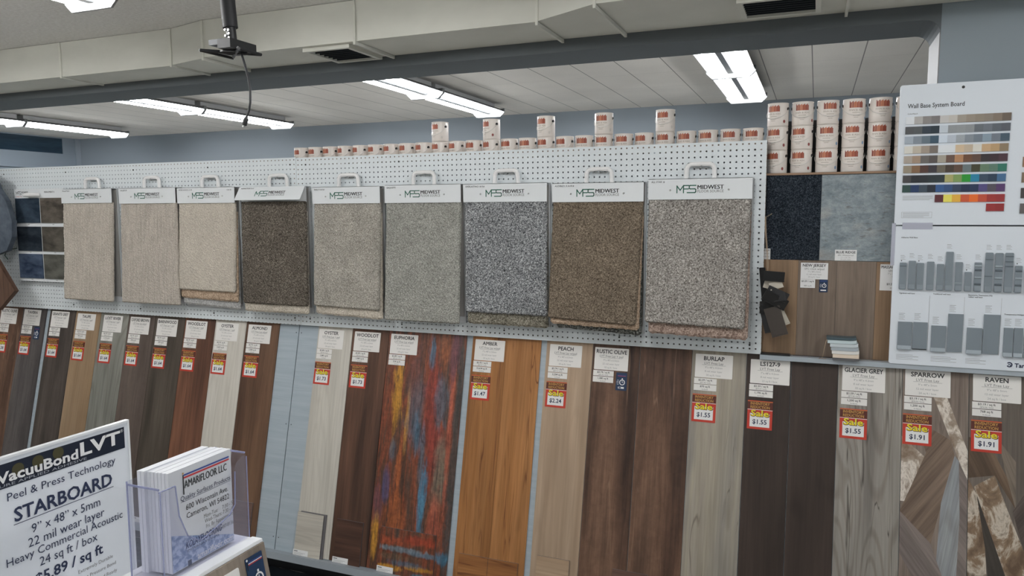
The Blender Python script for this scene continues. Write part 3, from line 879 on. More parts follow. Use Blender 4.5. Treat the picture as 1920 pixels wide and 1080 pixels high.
EB = [(.085, -.33, .028, .22, GO, .9), (.155, -.45, .012, .16, GO, .8), (.13, -.72, .016, .16, OR_, .85), (.03, -1.05, .018, .12, GO, .9), (.03, -.90, .03, .10, PU, .7),
      (.20, -.36, .055, .22, BL, .65), (.22, -.52, .03, .10, TE, .5), (.29, -.38, .045, .24, RD, .9), (.345, -.36, .04, .12, BL, .8), (.33, -.62, .05, .16, RD, .8),
      (.285, -.86, .022, .20, TE, .95), (.26, -.62, .015, .15, BL, .85), (.13, -.98, .06, .14, OR_, .75), (.37, -.72, .04, .16, GG, .75), (.405, -.50, .014, .45, SA, .9), (.36, -.98, .03, .16, SA, .8),
      (.44, -.6, .022, .75, DG, .95), (.40, -.10, .03, .14, PU, .8), (.27, -.10, .018, .07, TE, .7), (.34, -.08, .03, .10, OR_, .6), (.09, -.62, .02, .06, BL, .8), (.07, -.80, .02, .08, (70, 78, 120), .7), (.42, -1.12, .03, .03, TE, .8), (.18, -.18, .06, .15, (104, 58, 44), .7)]
EC = [(.06, .16, .14, .02, (150, 70, 40), .9), (.22, .18, .10, .022, (160, 62, 36), .8), (.12, .125, .16, .014, (112, 128, 138), .9), (.26, .115, .08, .012, (96, 116, 132), .9), (.06, .03, .08, .014, GO, .9), (.23, .045, .09, .012, GO, .85), (.16, .06, .09, .016, (78, 98, 116), .8), (.25, .01, .05, .012, TE, .8), (.10, .085, .10, .016, (110, 90, 70), .7)]
W['eup'] = euphoria('painted_wood_vinyl', EB)
W['eup2'] = euphoria('painted_wood_vinyl_right', EB, .228)

# collage looks: strips of varied reclaimed wood lying at angles, drawn as cut pieces on the face
def strip_mats(tag_, sets):
    out = []
    for i, (cols, rot) in enumerate(sets):
        out.append(wood('%s_strip_%d' % (tag_, i), cols, 9, .9, .3, .35, (70, 60, 54), rot=math.radians(rot), rings=.3 if i % 3 == 1 else 0, knots=.5 if i % 3 == 2 else 0))
    return out
def flaked(name, a, b, c):
    m, nt, p = base_mat(name)
    v, raw = coords(nt, (14, 14, 9))
    n1 = noise_n(nt, v, 1.0, 7, .65, .6)
    col = ramp(nt, n1, [(.36, S(*a)), (.48, S(*b)), (.56, S(*c)), (.68, S(*a))])
    nt.links.new(col, p.inputs['Base Color']); p.inputs['Roughness'].default_value = .5
    return m
def clip(poly, x0, x1, z0, z1):
    def cut(P, f, g):
        out = []
        for i in range(len(P)):
            a, b = P[i], P[(i + 1) % len(P)]
            fa, fb = f(a), f(b)
            if fa >= 0: out.append(a)
            if (fa >= 0) != (fb >= 0):
                t_ = fa / (fa - fb); out.append((a[0] + (b[0] - a[0]) * t_, a[1] + (b[1] - a[1]) * t_))
        return out
    for f in (lambda p: p[0] - x0, lambda p: x1 - p[0], lambda p: p[1] - z0, lambda p: z1 - p[1]):
        if poly: poly = cut(poly, f, None)
    return poly

# cards
FONTB = .022
def name_card(parent, x, s, title, sub, l1, l2, l3, y=-.0006):
    mb = MB(); w, h = .163, .105
    mb.rbox(x, x + w, y - .0008, y, -s - h, -s, .003, PAPER)
    yy = y - .0012; cx = x + w / 2
    mb.text(title, cx, -s - .027, .0175, yy, INK, 'C', FONTB, maxw=.147)
    mb.text(sub, cx, -s - .045, .0105, yy, INK2, 'C', .004, maxw=.112)
    mb.rect(cx - .052, cx + .052, -s - .0485, -s - .0475, yy, INK2)
    for i, l in enumerate((l1, l2, l3)):
        mb.text(l, cx, -s - .063 - .017 * i, .008, yy, INK3, 'C', 0, maxw=.12)
    return mb.build('name_card', parent)
def strip_card(parent, name, x, s, h, a, b, y=-.0006, w=.099):
    mb = MB()
    mb.box(x, x + w, y - .0008, y, -s - h, -s, PAPER)
    mb.text(a, x + w / 2, -s - .0125, .0085, y - .0012, INK, 'C', .012, maxw=w - .01)
    mb.text(b, x + w / 2, -s - h + .004, .0055, y - .0012, INK2, 'C', .004, maxw=w - .03)
    mb.rect(x, x + w, -s - h, -s - h + .0008, y - .0012, INK2)
    return mb.build(name, parent)
def sale_tag(parent, x, s, price, y=-.0006):
    mb = MB(); w, h = .104, .123
    mb.box(x, x + w, y - .0008, y, -s - h, -s, RED)
    y1, y2, y3, y4 = y - .0012, y - .0016, y - .0020, y - .0024
    mb.rect(x, x + w, -s - .037, -s - .005, y1, MAROON)
    mb.rect(x, x + w, -s - .0045, -s - .003, y1, GOLD)
    mb.rect(x, x + w, -s - .040, -s - .038, y1, STICK)
    mb.text('INVENTORY', x + w / 2, -s - .0185, .011, y2, GOLD, 'C', .02, width=.080)
    mb.text('REDUCTION', x + w / 2, -s - .0335, .011, y2, GOLD, 'C', .02, width=.080)
    mb.rect(x + .011, x + w - .011, -s - h + .010, -s - .055, y1, STICK)
    mb.text('Sale', x + w / 2 + .001, -s - .068, .025, y2, MAROON, 'C', .05, width=.080)
    mb.text('Sale', x + w / 2, -s - .0665, .025, y3, YEL, 'C', .022, width=.075)
    mb.text(price, x + w / 2, -s - .100, .0185, y2, NAVYI, 'C', .02, maxw=.068)
    return mb.build('sale_tag', parent)
def stopwatch(mb, cx, cz, r, y, m):
    mb.ring(cx, cz, r * .72, r, y, m)
    mb.rect(cx - r * .18, cx + r * .18, cz + r * 1.05, cz + r * 1.45, y, m)
    mb.stroke([(cx, cz), (cx, cz + r * .5)], r * .16, y, m); mb.stroke([(cx, cz), (cx + r * .3, cz)], r * .16, y, m)
    for i in range(4):
        zz = cz + r * (.7 - i * .47)
        mb.rect(cx - r * (2.1 - .2 * abs(i - 1.5)), cx - r * 1.2, zz - r * .06, zz + r * .06, y, m)
def delivery_tag(parent, x, s, y=-.0006):
    mb = MB(); w, h = .052, .083
    mb.rbox(x, x + w, y - .0008, y, -s - h, -s, .002, NAVY)
    y1 = y - .0012
    mb.rect(x + .008, x + w - .006, -s - .014, -s - .0125, y1, BLUELINE)
    mb.rect(x + .008, x + w - .006, -s - .0165, -s - .015, y1, REDLINE)
    stopwatch(mb, x + w * .58, -s - .045, .0135, y1, STICK)
    mb.rect(x + .012, x + w - .012, -s - .074, -s - .066, y1, STICK)
    mb.rect(x + .015, x + w * .5, -s - .0725, -s - .0675, y1 - .0004, NAVY)
    return mb.build('delivery_tag', parent)

PL = 1.232
def plank(x0, x1, mat, label, cards=None, group='vinyl planks on the sloping display', build=None, s0=0.0):
    """one vinyl plank; local origin at the top left"""
    M = SL(x0, 0)
    mb = MB().box(.0006, x1 - x0 - .0006, 0, .005, -PL, -s0, mat)
    if build: build(mb, x1 - x0)
    o = mb.build('vinyl_plank', M=M)
    tag(o, label, 'flooring plank', group)
    if cards:
        c = cards; cx = c['x'] - x0; ds = c.get('ds', 0.0)
        name_card(o, cx, .0215 + ds, c['name'], c['sub'], c['l1'], c['l2'], c['l3'])
        strip_card(o, 'price_strip', cx - .002, .1300 + ds, .0265, c['price'], c['box'])
        strip_card(o, 'stock_strip', cx - .002, .1585 + ds, .0275, c['stock'], 'In-Stock')
        if c.get('sale'): sale_tag(o, cx - .005, .2015 + ds, c['sale'])
        if c.get('tagx') is not None: delivery_tag(o, c['tagx'] - x0, .134 + ds)
    return o
def cd(x, name, sub, l1, l2, l3, price, box, stock, sale=None, tagx=None, ds=0.0):
    return dict(x=x, name=name, sub=sub, l1=l1, l2=l2, l3=l3, price=price, box=box, stock=stock, sale=sale, tagx=tagx, ds=ds)
P1 = ('9"x 48"x 6.5mm', '22 mil wear layer', '18 sq ft / box')
A, B_ = 'LVT Free Lay + pad', 'LVT Free Lay w/pad'
plank(-5.19, -4.951, W['rust'], 'reddish brown plank at the far left, cut by the photo edge', cd(-5.165, 'RUSTIC OLIVE', A, *P1, '$3.74 / sq ft', '($67.32 / box)', '38 sq ft', '$1.38', ds=-.004))
plank(-4.951, -4.722, W['tavern'], 'grey brown plank with a navy tag, second from the left', cd(-4.936, 'TAVERN', A, *P1, '$2.74 / sq ft', '($49.32 / box)', '38 sq ft', '$1.64', -4.815, ds=-.004))
plank(-4.688, -4.452, W['granite'], 'dark grey plank just right of the narrow grey gap', cd(-4.669, 'GRANITE GREY', A, *P1, '$2.74 / sq ft', '($49.32 / box)', '90 sq ft', '$1.64', ds=-.004))
plank(-4.446, -4.223, W['taupe'], 'tan plank, the only light brown one on the left', cd(-4.428, 'TAUPE', A, *P1, '$2.74 / sq ft', '($49.32 / box)', '720 sq ft', '$1.64'))
plank(-4.221, -3.980, W['lost'], 'greenish grey plank right of the tan one', cd(-4.192, 'LOST RIVER', A, *P1, '$2.74 / sq ft', '($49.32 / box)', '1,116 sq ft', '$1.64'))
plank(-3.978, -3.758, W['oxford'], 'mauve brown plank right of the greenish grey one', cd(-3.962, 'OXFORD BROWN', B_, *P1, '$2.74 / sq ft', '($49.32 / box)', '396 sq ft', '$1.64'))
plank(-3.756, -3.518, W['barn'], 'dark olive brown plank left of the red-brown plank', cd(-3.736, 'BARNWOOD', A, *P1, '$2.74 / sq ft', '($49.32 / box)', '270 sq ft', '$1.64'))
plank(-3.516, -3.282, W['woodlot'], 'red-brown walnut plank left of the white plank', cd(-3.505, 'WOODLOT', A, *P1, '$2.74 / sq ft', '($49.32 / box)', '396 sq ft', '$1.64'))
plank(-3.280, -3.051, W['oyster'], 'pale grey-white plank between two brown planks', cd(-3.269, 'OYSTER', A, *P1, '$2.74 / sq ft', '($49.32 / box)', '3,422 sq ft', '$1.64'))
plank(-3.049, -2.814, W['almond'], 'brown plank at the right end of the left group, by the bare panel', cd(-3.033, 'ALMOND', B_, *P1, '$2.74 / sq ft', '($49.32 / box)', '3,384 sq ft', '$1.64'))
plank(-2.547, -2.323, W['oyster'], 'pale grey-white plank right of the bare grey panel', cd(-2.539, 'OYSTER', A, *P1, '$2.89 / sq ft', '($52.02 / box)', '1,080 sq ft', '$1.73'))
plank(-2.321, -2.093, W['wl2'], 'dark walnut plank left of the colourful plank', cd(-2.306, 'WOODLOT', B_, *P1, '$2.89 / sq ft', '($52.02 / box)', '1,080 sq ft', '$1.73'))
plank(-2.091, -1.863, W['eup'], 'left colourful rust and gold plank, with name card', cd(-2.078, 'EUPHORIA', B_, *P1, '$2.89 / sq ft', '($52.02 / box)', '324 sq ft'))
plank(-1.863, -1.634, W['eup2'], 'right colourful plank with red and blue streaks, no card')
P2 = ('7"x 48"x 2.0mm', '22 mil wear layer', '23 sq ft / box')
plank(-1.600, -1.414, W['amber'], 'left honey amber plank, with $1.47 sale tag', cd(-1.584, 'AMBER', B_, *P2, '$2.93 / sq ft', '($67.39 / box)', '15,634 sq ft', '$1.47'))
plank(-1.414, -1.230, W['amber'], 'right honey amber plank, without tags')
plank(-1.201, -0.967, W['peach'], 'pale peach plank with $2.24 sale tag', cd(-1.183, 'PEACH', B_, *P1, '$3.74 / sq ft', '($67.32 / box)', '3,204 sq ft', '$2.24'))
plank(-0.966, -0.740, W['rust'], 'left rustic brown plank with navy tag, right of the peach plank', cd(-0.956, 'RUSTIC OLIVE', A, *P1, '$3.74 / sq ft', '($67.32 / box)', '1,080 sq ft', None, -.846))
plank(-0.739, -0.501, W['rust'], 'right rustic brown plank without tags, left of the weathered grey one')
P3 = ('9"x 48"x 4.2mm', '8 mil wear layer', '30 sq ft / box')
plank(-0.500, -0.264, W['burlap'], 'weathered grey beige plank with knots', cd(-0.485, 'BURLAP', 'LVT Free Lay', *P3, '$2.59 / sq ft', '($77.70 / box)', '870 sq ft', '$1.55'))
plank(-0.263, -0.078, W['ls'], 'left espresso brown plank, with white name card', cd(-0.246, 'LS127-9', 'LVT Free Lay', '7"x 48"x 4.2mm', '8 mil wear layer', '23 sq ft / box', '$2.59 / sq ft', '($59.57 / box)', '1,196 sq ft', '$1.55', ds=.008))
plank(-0.077, 0.108, W['ls'], 'right espresso brown plank, without tags')
plank(0.109, 0.351, W['glacier'], 'grey plank with dark wavy grain under the ledge', cd(.125, 'GLACIER GREY', 'LVT Free Lay', *P3, '$2.59 / sq ft', '($77.70 / box)', '1,200 sq ft', '$1.55', ds=.008))
FLK = flaked('flaked_white_wood', (112, 94, 78), (142, 128, 114), (196, 188, 178))
FLK2 = flaked('flaked_brown_wood', (88, 70, 54), (120, 100, 80), (178, 168, 154))
SPM = strip_mats('sparrow', [([(104, 92, 84), (122, 110, 101), (132, 120, 110)], 0), ([(100, 84, 72), (118, 101, 88), (132, 114, 100)], -35), ([(118, 112, 106), (134, 128, 122), (142, 136, 130)], 8), ([(102, 92, 88), (118, 108, 103), (128, 118, 112)], 36), ([(108, 112, 116), (138, 142, 146), (156, 158, 158)], -10), ([(110, 78, 50), (140, 98, 62), (150, 130, 110)], 40)])
RVM = strip_mats('raven', [([(80, 72, 66), (96, 88, 81), (106, 97, 90)], 0), ([(98, 88, 78), (116, 105, 94), (124, 112, 101)], 20), ([(64, 52, 42), (88, 72, 58), (104, 86, 70)], 25), ([(44, 40, 37), (60, 55, 50), (72, 66, 60)], 15), ([(66, 58, 54), (84, 75, 70), (98, 89, 82)], -35), ([(72, 64, 57), (92, 83, 74), (104, 94, 84)], -65)])
def collage(strips):
    def f(mb, w):
        for i, (pts, m) in enumerate(strips):
            P = clip(pts, .0006, w - .0006, -PL, 0)
            if len(P) > 2: mb.poly(P, -.00008 * (i + 1), m)
    return f
def ccw(p):
    a = sum(p[i][0] * p[(i + 1) % len(p)][1] - p[(i + 1) % len(p)][0] * p[i][1] for i in range(len(p)))
    return p if a > 0 else p[::-1]
SP = [([(0, -.30), (.09, -.38), (.03, -.56), (0, -.56)], FLK), ([(.11, -.03), (.15, -.10), (.236, -.34), (.236, -.46), (.10, -.10)], FLK),
      ([(.05, -.23), (.175, -.30), (.19, -.36), (.11, -.72), (.0, -.60), (.09, -.36)], SPM[1]), ([(.20, -.37), (.236, -.45), (.236, -1.24), (.19, -1.24), (.17, -.80)], SPM[3]),
      ([(.19, -.36), (.205, -.38), (.21, -.60), (.20, -.85), (.17, -1.24), (.10, -1.24), (.13, -.80), (.145, -.55)], SPM[4]),
      ([(.0, -.60), (.11, -.71), (.17, -.88), (.17, -1.05), (.12, -.98), (0, -.76)], SPM[3]), ([(.0, -.93), (.05, -.86), (.16, -1.05), (.12, -1.24), (.0, -1.24)], SPM[5])]
plank(0.352, 0.588, SPM[0], 'light grey-brown patchwork plank with angled pieces', cd(.361, 'SPARROW', 'LVT Free Lay', '9"x 48"x 5mm', '12 mil wear layer', '24 sq ft / box', '$3.19 / sq ft', '($76.56 / box)', '1,200 sq ft', '$1.91', ds=.008), build=collage([(ccw(p), m) for p, m in SP]))
RV = [([(.07, -.30), (.13, -.42), (.16, -.54), (.09, -.42), (0, -.44), (0, -.28)], RVM[2]), ([(.10, -.28), (.16, -.36), (.16, -.54), (.13, -.42)], RVM[1]),
      ([(.02, -.47), (.09, -.42), (.135, -.55), (.22, -.78), (.16, -.84), (.14, -.84)], FLK2), ([(.15, -.55), (.24, -.38), (.24, -.60), (.20, -.74)], RVM[4]),
      ([(0, -.44), (.03, -.50), (.06, -.70), (.09, -1.24), (0, -1.24)], FLK2), ([(.03, -.50), (.05, -.56), (.15, -.86), (.08, -.92), (.06, -.70)], RVM[3]),
      ([(.08, -.92), (.15, -.86), (.24, -.80), (.24, -.96), (.10, -1.06)], RVM[5]), ([(.09, -1.06), (.24, -.96), (.24, -1.24), (.09, -1.24)], RVM[1])]
plank(0.589, 0.830, RVM[0], 'dark brown patchwork plank with angled pieces, cut by the right photo edge', cd(.602, 'RAVEN', 'LVT Free Lay', '9"x 48"x 5mm', '12 mil wear layer', '24 sq ft / box', '$3.19 / sq ft', '($76.56 / box)', '768 sq ft', '$1.91', ds=.0095), build=collage([(ccw(p), m) for p, m in RV]))

# sample chips standing on the rail
WX = {
 'oyster': wood('oyster_chip', [(160, 156, 146), (176, 171, 161), (184, 180, 170)], 7, .7, .14, rings=.2, rot=math.pi / 2),
 'wl': wood('walnut_chip', [(52, 36, 30), (76, 52, 42), (92, 64, 52)], 9, .8, .25, rot=math.pi / 2),
 'eup': euphoria('painted_wood_chip', EC),
 'amber': wood('amber_chip', [(122, 78, 44), (146, 98, 56), (160, 112, 68)], 8, .7, .22, .8, (84, 48, 26), rot=math.pi / 2),
 'peach': wood('peach_chip', [(146, 122, 98), (164, 140, 116), (172, 150, 126)], 9, .6, .15, rings=.2, rot=math.pi / 2),
 'rust': wood('rustic_chip', [(62, 46, 40), (86, 64, 56), (104, 80, 70)], 9, .8, .3, rot=math.pi / 2),
 'oxford': wood('oxford_chip', [(66, 56, 50), (80, 68, 62), (88, 77, 70)], 8, .7, .25, rot=math.pi / 2),
 'almond': wood('almond_chip', [(84, 64, 56), (100, 78, 68), (110, 88, 76)], 8, .7, .25, rot=math.pi / 2),
}
EDGE = plain('vinyl_edge_grey', S(96, 94, 96), .6)
def chip(x0, x1, s0, m, label, sticker=True, off=.001, two=False, seam=None):
    t_ = MB()
    th = .006
    h = 1.2365 - s0
    t_.box(0, x1 - x0, -th, 0, 0, h, m)
    t_.box(-.0004, x1 - x0 + .0006, -th * .75, -th * .05, -.0004 + .001, h + .0004, EDGE)
    o = t_.build('flooring_chip', M=SL(x0, 1.2365, off + .005 * 0) )
    tag(o, label, 'flooring chip', 'flooring chips standing on the rail')
    if seam is not None:
        MB().box(seam - .0008, seam + .0008, -th - .0004, -th + .001, .001, h - .001, INK).build('seam_line', o)
    if sticker:
        s_ = MB(); y = -th - .0004
        s_.box(-.004, .092, y - .0008, y, .001, .030, STICK)
        s_.rect(.003, .026, .020, .0245, y - .0012, INK2)
        for i in range(3): s_.rect(.003, .075 - .012 * i, .014 - .005 * i, .0155 - .005 * i, y - .0012, INK3)
        s_.build('sticker', o)
    return o
chip(-4.42, -4.26, 1.012, W['taupe'], 'tan chip hidden behind the foreground sign', False) if False else None
chip(-3.716, -3.575, 1.012, WX['oxford'], 'grey-brown chip with white sticker, seen between sign and brochure holder')
chip(-2.995, -2.853, 1.012, WX['almond'], 'mauve brown chip partly hidden by the brochure holder', False)
chip(-2.525, -2.361, 1.007, EDGE, 'grey backed chip behind the pale chip', False, off=.001)
chip(-2.540, -2.373, 1.011, WX['oyster'], 'pale grey chip with white sticker on the pale plank', off=.0085)
chip(-2.293, -2.131, 1.014, WX['wl'], 'dark walnut chip with white sticker on the walnut plank')
chip(-2.022, -1.705, 1.013, WX['eup'], 'wide colourful chip on the rust and blue plank')
chip(-1.572, -1.262, 1.075, WX['amber'], 'wide amber chip with a middle seam on the amber plank', seam=.156)
chip(-1.169, -1.009, 1.020, WX['peach'], 'peach chip at the foot of the peach plank')
chip(-0.804, -0.644, 1.021, WX['rust'], 'brown chip at the foot of the rustic brown planks')

# ---------------------------------------------------------------- paint cans
CANW = plain('cream_can_plastic', (0.80, 0.74, 0.69, 1), 0.3)
RUST = [plain('label_rust_%d' % i, S(*c), .4) for i, c in enumerate(((128, 60, 44), (160, 92, 68), (112, 50, 42), (144, 74, 56), (176, 116, 88)))]
CANINK = plain('can_grey_ink', S(150, 140, 128), .5)
LUG = plain('black_lug', (0.012, 0.012, 0.014, 1), 0.3)
BADGE_R = plain('badge_red', S(128, 66, 62), .5); BADGE_B = plain('badge_blue', S(112, 142, 172), .5); BADGE_G = plain('badge_grey', S(190, 184, 178), .5)
CR, CH = .0435, .0995
def cyl_pt(x, z, r): a = x / CR; return (r * math.sin(a), -r * math.cos(a), z)
def make_can(badge):
    t = thing('paint_can', 'x', 'paint can')
    MB().lathe([(.0405, 0), (.0425, .0015), (CR, .006), (CR, .090), (.0425, .0935), (.0425, .0965)], CANW, 28).build('can_body', t)
    MB().lathe([(.0427, .0955), (.0438, .0965), (.0438, .0992), (.0415, .0995), (.039, .0975)], CANW, 28).build('lid', t)
    lb = MB(); r = CR + .0004
    for i in range(14):                                   # planks picture with a ragged top
        x0 = -.0265 + i * .053 / 14; x1 = x0 + .053 / 14
        zt = .0855 + (.003 if i % 3 == 0 else -.002 if i % 3 == 1 else .0005)
        lb.add([cyl_pt(x0, .062, r), cyl_pt(x1, .062, r), cyl_pt(x1, zt, r), cyl_pt(x0, zt + .0006, r)], [(0, 1, 2, 3)], RUST[(i * 7 + i // 3) % 5])
    lb.text('FINN & ASH', 0, .049, .0068, 0, CANINK, 'C', .005, width=.056, fn=lambda p: cyl_pt(p[0], p[2], r))
    for z, w in ((.041, .030), (.030, .024), (.0225, .018)):
        n = 4
        for i in range(n):
            a, b = -w / 2 + i * w / n, -w / 2 + (i + 1) * w / n
            lb.add([cyl_pt(a, z, r), cyl_pt(b, z, r), cyl_pt(b, z + .0018, r), cyl_pt(a, z + .0018, r)], [(0, 1, 2, 3)], CANINK)
    pts = [(.047 + .0055 * math.cos(2 * math.pi * i / 12), .020 + .007 * math.sin(2 * math.pi * i / 12)) for i in range(12)]
    lb.build('can_label', t)
    MB().add([cyl_pt(a, b, r) for a, b in pts], [tuple(range(12))], badge).build('round_badge', t)
    hb = MB(); pts = []
    for i in range(25):
        a = math.radians(-90 + 180 * i / 24)
        rr = CR + .003
        dz = .071 - .040 * math.cos(a) ** 0.8 if abs(math.cos(a)) > 1e-6 else .071
        pts.append((rr * math.sin(a), -rr * math.cos(a), dz))
    hb.tube(pts, .0011, plain('white_bail_wire', (0.75, 0.73, 0.7, 1), .3), 5)
    hb.build('bail_handle', t)
    for sx in (-1, 1):
        l = MB()
        l.tube([(sx * (CR - .001), 0, .074), (sx * (CR + .003), 0, .074)], .0065, LUG, 10)
        l.build('handle_lug', t)
    return t
cr_, cb_, cg_ = make_can(BADGE_R), make_can(BADGE_B), make_can(BADGE_G)
o = MB().box(-.212, .425, 3.58, 3.60, 2.0955, 2.33, BLACK).build('can_shade_panel'); tag(o, 'added black panel standing in for shade behind the block of cans', 'panel')  # added black sheet in place of the shade between the cans
used = set()
def place_can(proto, x, y, z, rot, label, group):
    if proto not in used:
        used.add(proto); o = proto; o.location = (x, y, z); o['label'] = label; o['group'] = group
    else: o = dup(proto, (x, y, z), label, group)
    o.rotation_euler = (0, 0, rot)
    return o
YC = 3.50
colname = ['first', 'second', 'third', 'fourth', 'fifth', 'sixth']
rowname = ['bottom', 'middle', 'top']
for c in range(6):
    x = -.1685 + c * .1
    for r in range(3):
        rot = (-.42 if c == 0 else -.34 if c == 1 else -.1) + rng.uniform(-.05, .05) + (.3 if (r == 2 and c > 0) else 0)
        place_can(cr_ if c < 2 else cb_, x, YC, 2.0975 + r * .1003, rot, 'cream paint can, %s row, %s column of the block right of the pegboard' % (rowname[r], colname[c]), 'block of cans right of the pegboard')
xs = [-2.682 + .0965 * i for i in range(26)]
ordn = ['first', 'second', 'third', 'fourth', 'fifth', 'sixth', 'seventh', 'eighth', 'ninth', 'tenth', 'eleventh', 'twelfth', 'thirteenth', 'fourteenth', 'fifteenth', 'sixteenth', 'seventeenth', 'eighteenth', 'nineteenth', 'twentieth', 'twenty-first', 'twenty-second', 'twenty-third', 'twenty-fourth', 'twenty-fifth', 'twenty-sixth']
stk = 0
for i, x in enumerate(xs):
    base = 2.1975
    rot = rng.uniform(-.35, -.05) - (.25 if x < -1.5 else 0)
    pr = cg_ if i % 3 else cr_
    place_can(pr, x, YC, base, rot, 'cream paint can peeking over the pegboard, %s from left in the long row' % ordn[i], 'long row of cans behind the pegboard')
    if i in (9, 12, 15, 18, 21):
        lab = ['leftmost of five', 'second from left of five', 'middle one of five', 'fourth from left of five', 'rightmost of five'][stk]
        place_can(cr_ if stk == 1 else cg_, x, YC, base + .1003, rot + rng.uniform(-.25, .1), 'cream paint can raised above the long row, ' + lab, 'raised cans on the long row'); stk += 1

# ---------------------------------------------------------------- niche samples
YN = YW - .001
DARKC = carpet('storm_carpet_tile', (20, 24, 29), (36, 41, 48), (66, 73, 81), 190, 0, .12)
def stone_mat():
    m, nt, p = base_mat('blue_grey_stone')
    v, raw = coords(nt, (1, 1, 1.5))
    n1 = noise_n(nt, v, 22.0, 12, .75, .3)
    n2 = noise_n(nt, v, 150.0, 6, .7)
    col = ramp(nt, n1, [(.34, S(96, 106, 112)), (.5, S(120, 130, 135)), (.64, S(140, 147, 150))])
    mp = N(nt, 'ShaderNodeMapping'); mp.inputs['Scale'].default_value = (26, 26, 90)
    nt.links.new(raw, mp.inputs['Vector'])
    n3 = noise_n(nt, mp.outputs[0], 1.0, 4, .6, .4)
    col = mix(nt, mapr(nt, n3, .60, .68, 0, .6), col, S(88, 84, 80))
    n4 = noise_n(nt, v, 4.0, 3)
    col = mix(nt, mapr(nt, n4, .56, .66, 0, .45), col, S(150, 142, 134))
    col = mix(nt, 1.0, col, ramp(nt, n2, [(.3, (.8, .8, .8, 1)), (.7, (1.1, 1.1, 1.1, 1))]), 'MULTIPLY')
    nt.links.new(col, p.inputs['Base Color']); p.inputs['Roughness'].default_value = .5
    return m
STONE = stone_mat()
NJ1 = wood('niche_tan_vinyl', [(114, 92, 73), (130, 107, 85), (138, 115, 93)], 7, .8, .2)
NJ2 = wood('niche_greybrown_vinyl', [(90, 78, 69), (116, 103, 92), (128, 114, 102)], 6, 1.0, .22, knots=.95)
def flat_sample(name, x0, x1, z0, z1, m, label, y=YN, th=.007, cat='floor sample'):
    o = MB().box(0, x1 - x0, -th, 0, 0, z1 - z0, m).build(name, loc=(x0, y, z0))
    return tag(o, label, cat)
def small_card(o, x0, z0, w, h, lines, y):
    mb = MB(); lx, lz = o.location.x, o.location.z; yy = y - o.location.y
    mb.box(x0 - lx, x0 - lx + w, yy - .001, yy, z0 - lz, z0 - lz + h, STICK)
    for t_, dz, cap, m, b in lines:
        mb.text(t_, x0 - lx + w / 2, z0 - lz + h - dz, cap, yy - .0014, m, 'C', b, maxw=w - .008)
    return mb.build('name_card', o)
a = flat_sample('carpet_tile', -.2135, .0165, 1.727, 2.088, DARKC, 'near-black carpet tile under the can shelf')
small_card(a, -.2135, 1.727, .034, .047, [('STORM', .012, .008, INK, .01), ('Carpet', .024, .006, INK2, 0), ('In-Stock', .038, .006, INK2, 0)], YN - .0075)
b = flat_sample('stone_tile', .0175, .43, 1.727, 2.086, STONE, 'blue-grey stone-look tile right of the black carpet tile')
small_card(b, .078, 1.727, .084, .046, [('BLUE RIDGE', .015, .0095, INK, .02), ('SPC Waterproof', .026, .006, INK2, 0), ('12" x 24" tile', .035, .005, INK3, 0), ('20 sq ft / box', .043, .005, INK3, 0)], YN - .0075)
flat_sample('niche_plank', -.2135, -.064, 1.314, 1.726, NJ1, 'tan wood-look plank behind the hanging black chips', cat='flooring plank')
n2 = flat_sample('niche_plank', -.063, .087, 1.314, 1.7255, NJ2, 'grey-brown niche plank with white card and navy tag', cat='flooring plank')
small_card(n2, -.054, 1.6455, .108, .070, [('NEW JERSEY', .0165, .0115, INK, .02), ('SPC Click w/pad', .030, .008, INK2, 0), ('7"x 48"x 5mm', .041, .006, INK3, 0), ('12 mil wear layer', .052, .006, INK3, 0), ('24 sq ft / box', .063, .006, INK3, 0)], YN - .0075)
mb = MB(); mb.box(.0, .059, -.0085, -.0075, .294, .331, STICK); mb.text('$3.29 / sq ft', .0295, .319, .007, -.0089, INK, 'C', .012); mb.text('480 sq ft', .0295, .300, .006, -.0089, INK2, 'C', 0)
mb.v = [(x_ + .009, y_, z_) for x_, y_, z_ in mb.v]; mb.build('price_strip', n2)
mb = MB(); mb.rbox(.084, .118, -.0085, -.0075, .277, .331, .002, NAVY); stopwatch(mb, .104, .305, .0088, -.0089, STICK); mb.rect(.09, .112, .283, .288, -.0089, STICK); mb.rect(.088, .114, .324, .326, -.0089, BLUELINE); mb.build('delivery_tag', n2)
flat_sample('niche_plank', .088, .238, 1.314, 1.725, NJ2, 'grey-brown niche plank behind the stack of wall base chips', cat='flooring plank')
n4 = flat_sample('niche_plank', .239, .43, 1.314, 1.7245, NJ1, 'tan niche plank half hidden by the white display boards', cat='flooring plank')
small_card(n4, .253, 1.607, .108, .108, [('MASSACHUSETTS', .0165, .0115, INK, .02), ('SPC Click', .031, .008, INK2, 0), ('7"x 48"x 5mm', .042, .006, INK3, 0), ('12 mil', .053, .006, INK3, 0), ('$3.29 / sq ft', .085, .008, INK, .012), ('240 sq ft', .1, .006, INK2, 0)], YN - .0075)
# dark gasket strip on the ledge
o = MB().box(-.206, -.085, 3.40, 3.434, 1.3125, 1.319, BLACK).build('black_strip'); tag(o, 'thin black strip lying on the ledge left of the chip stack', 'strip')

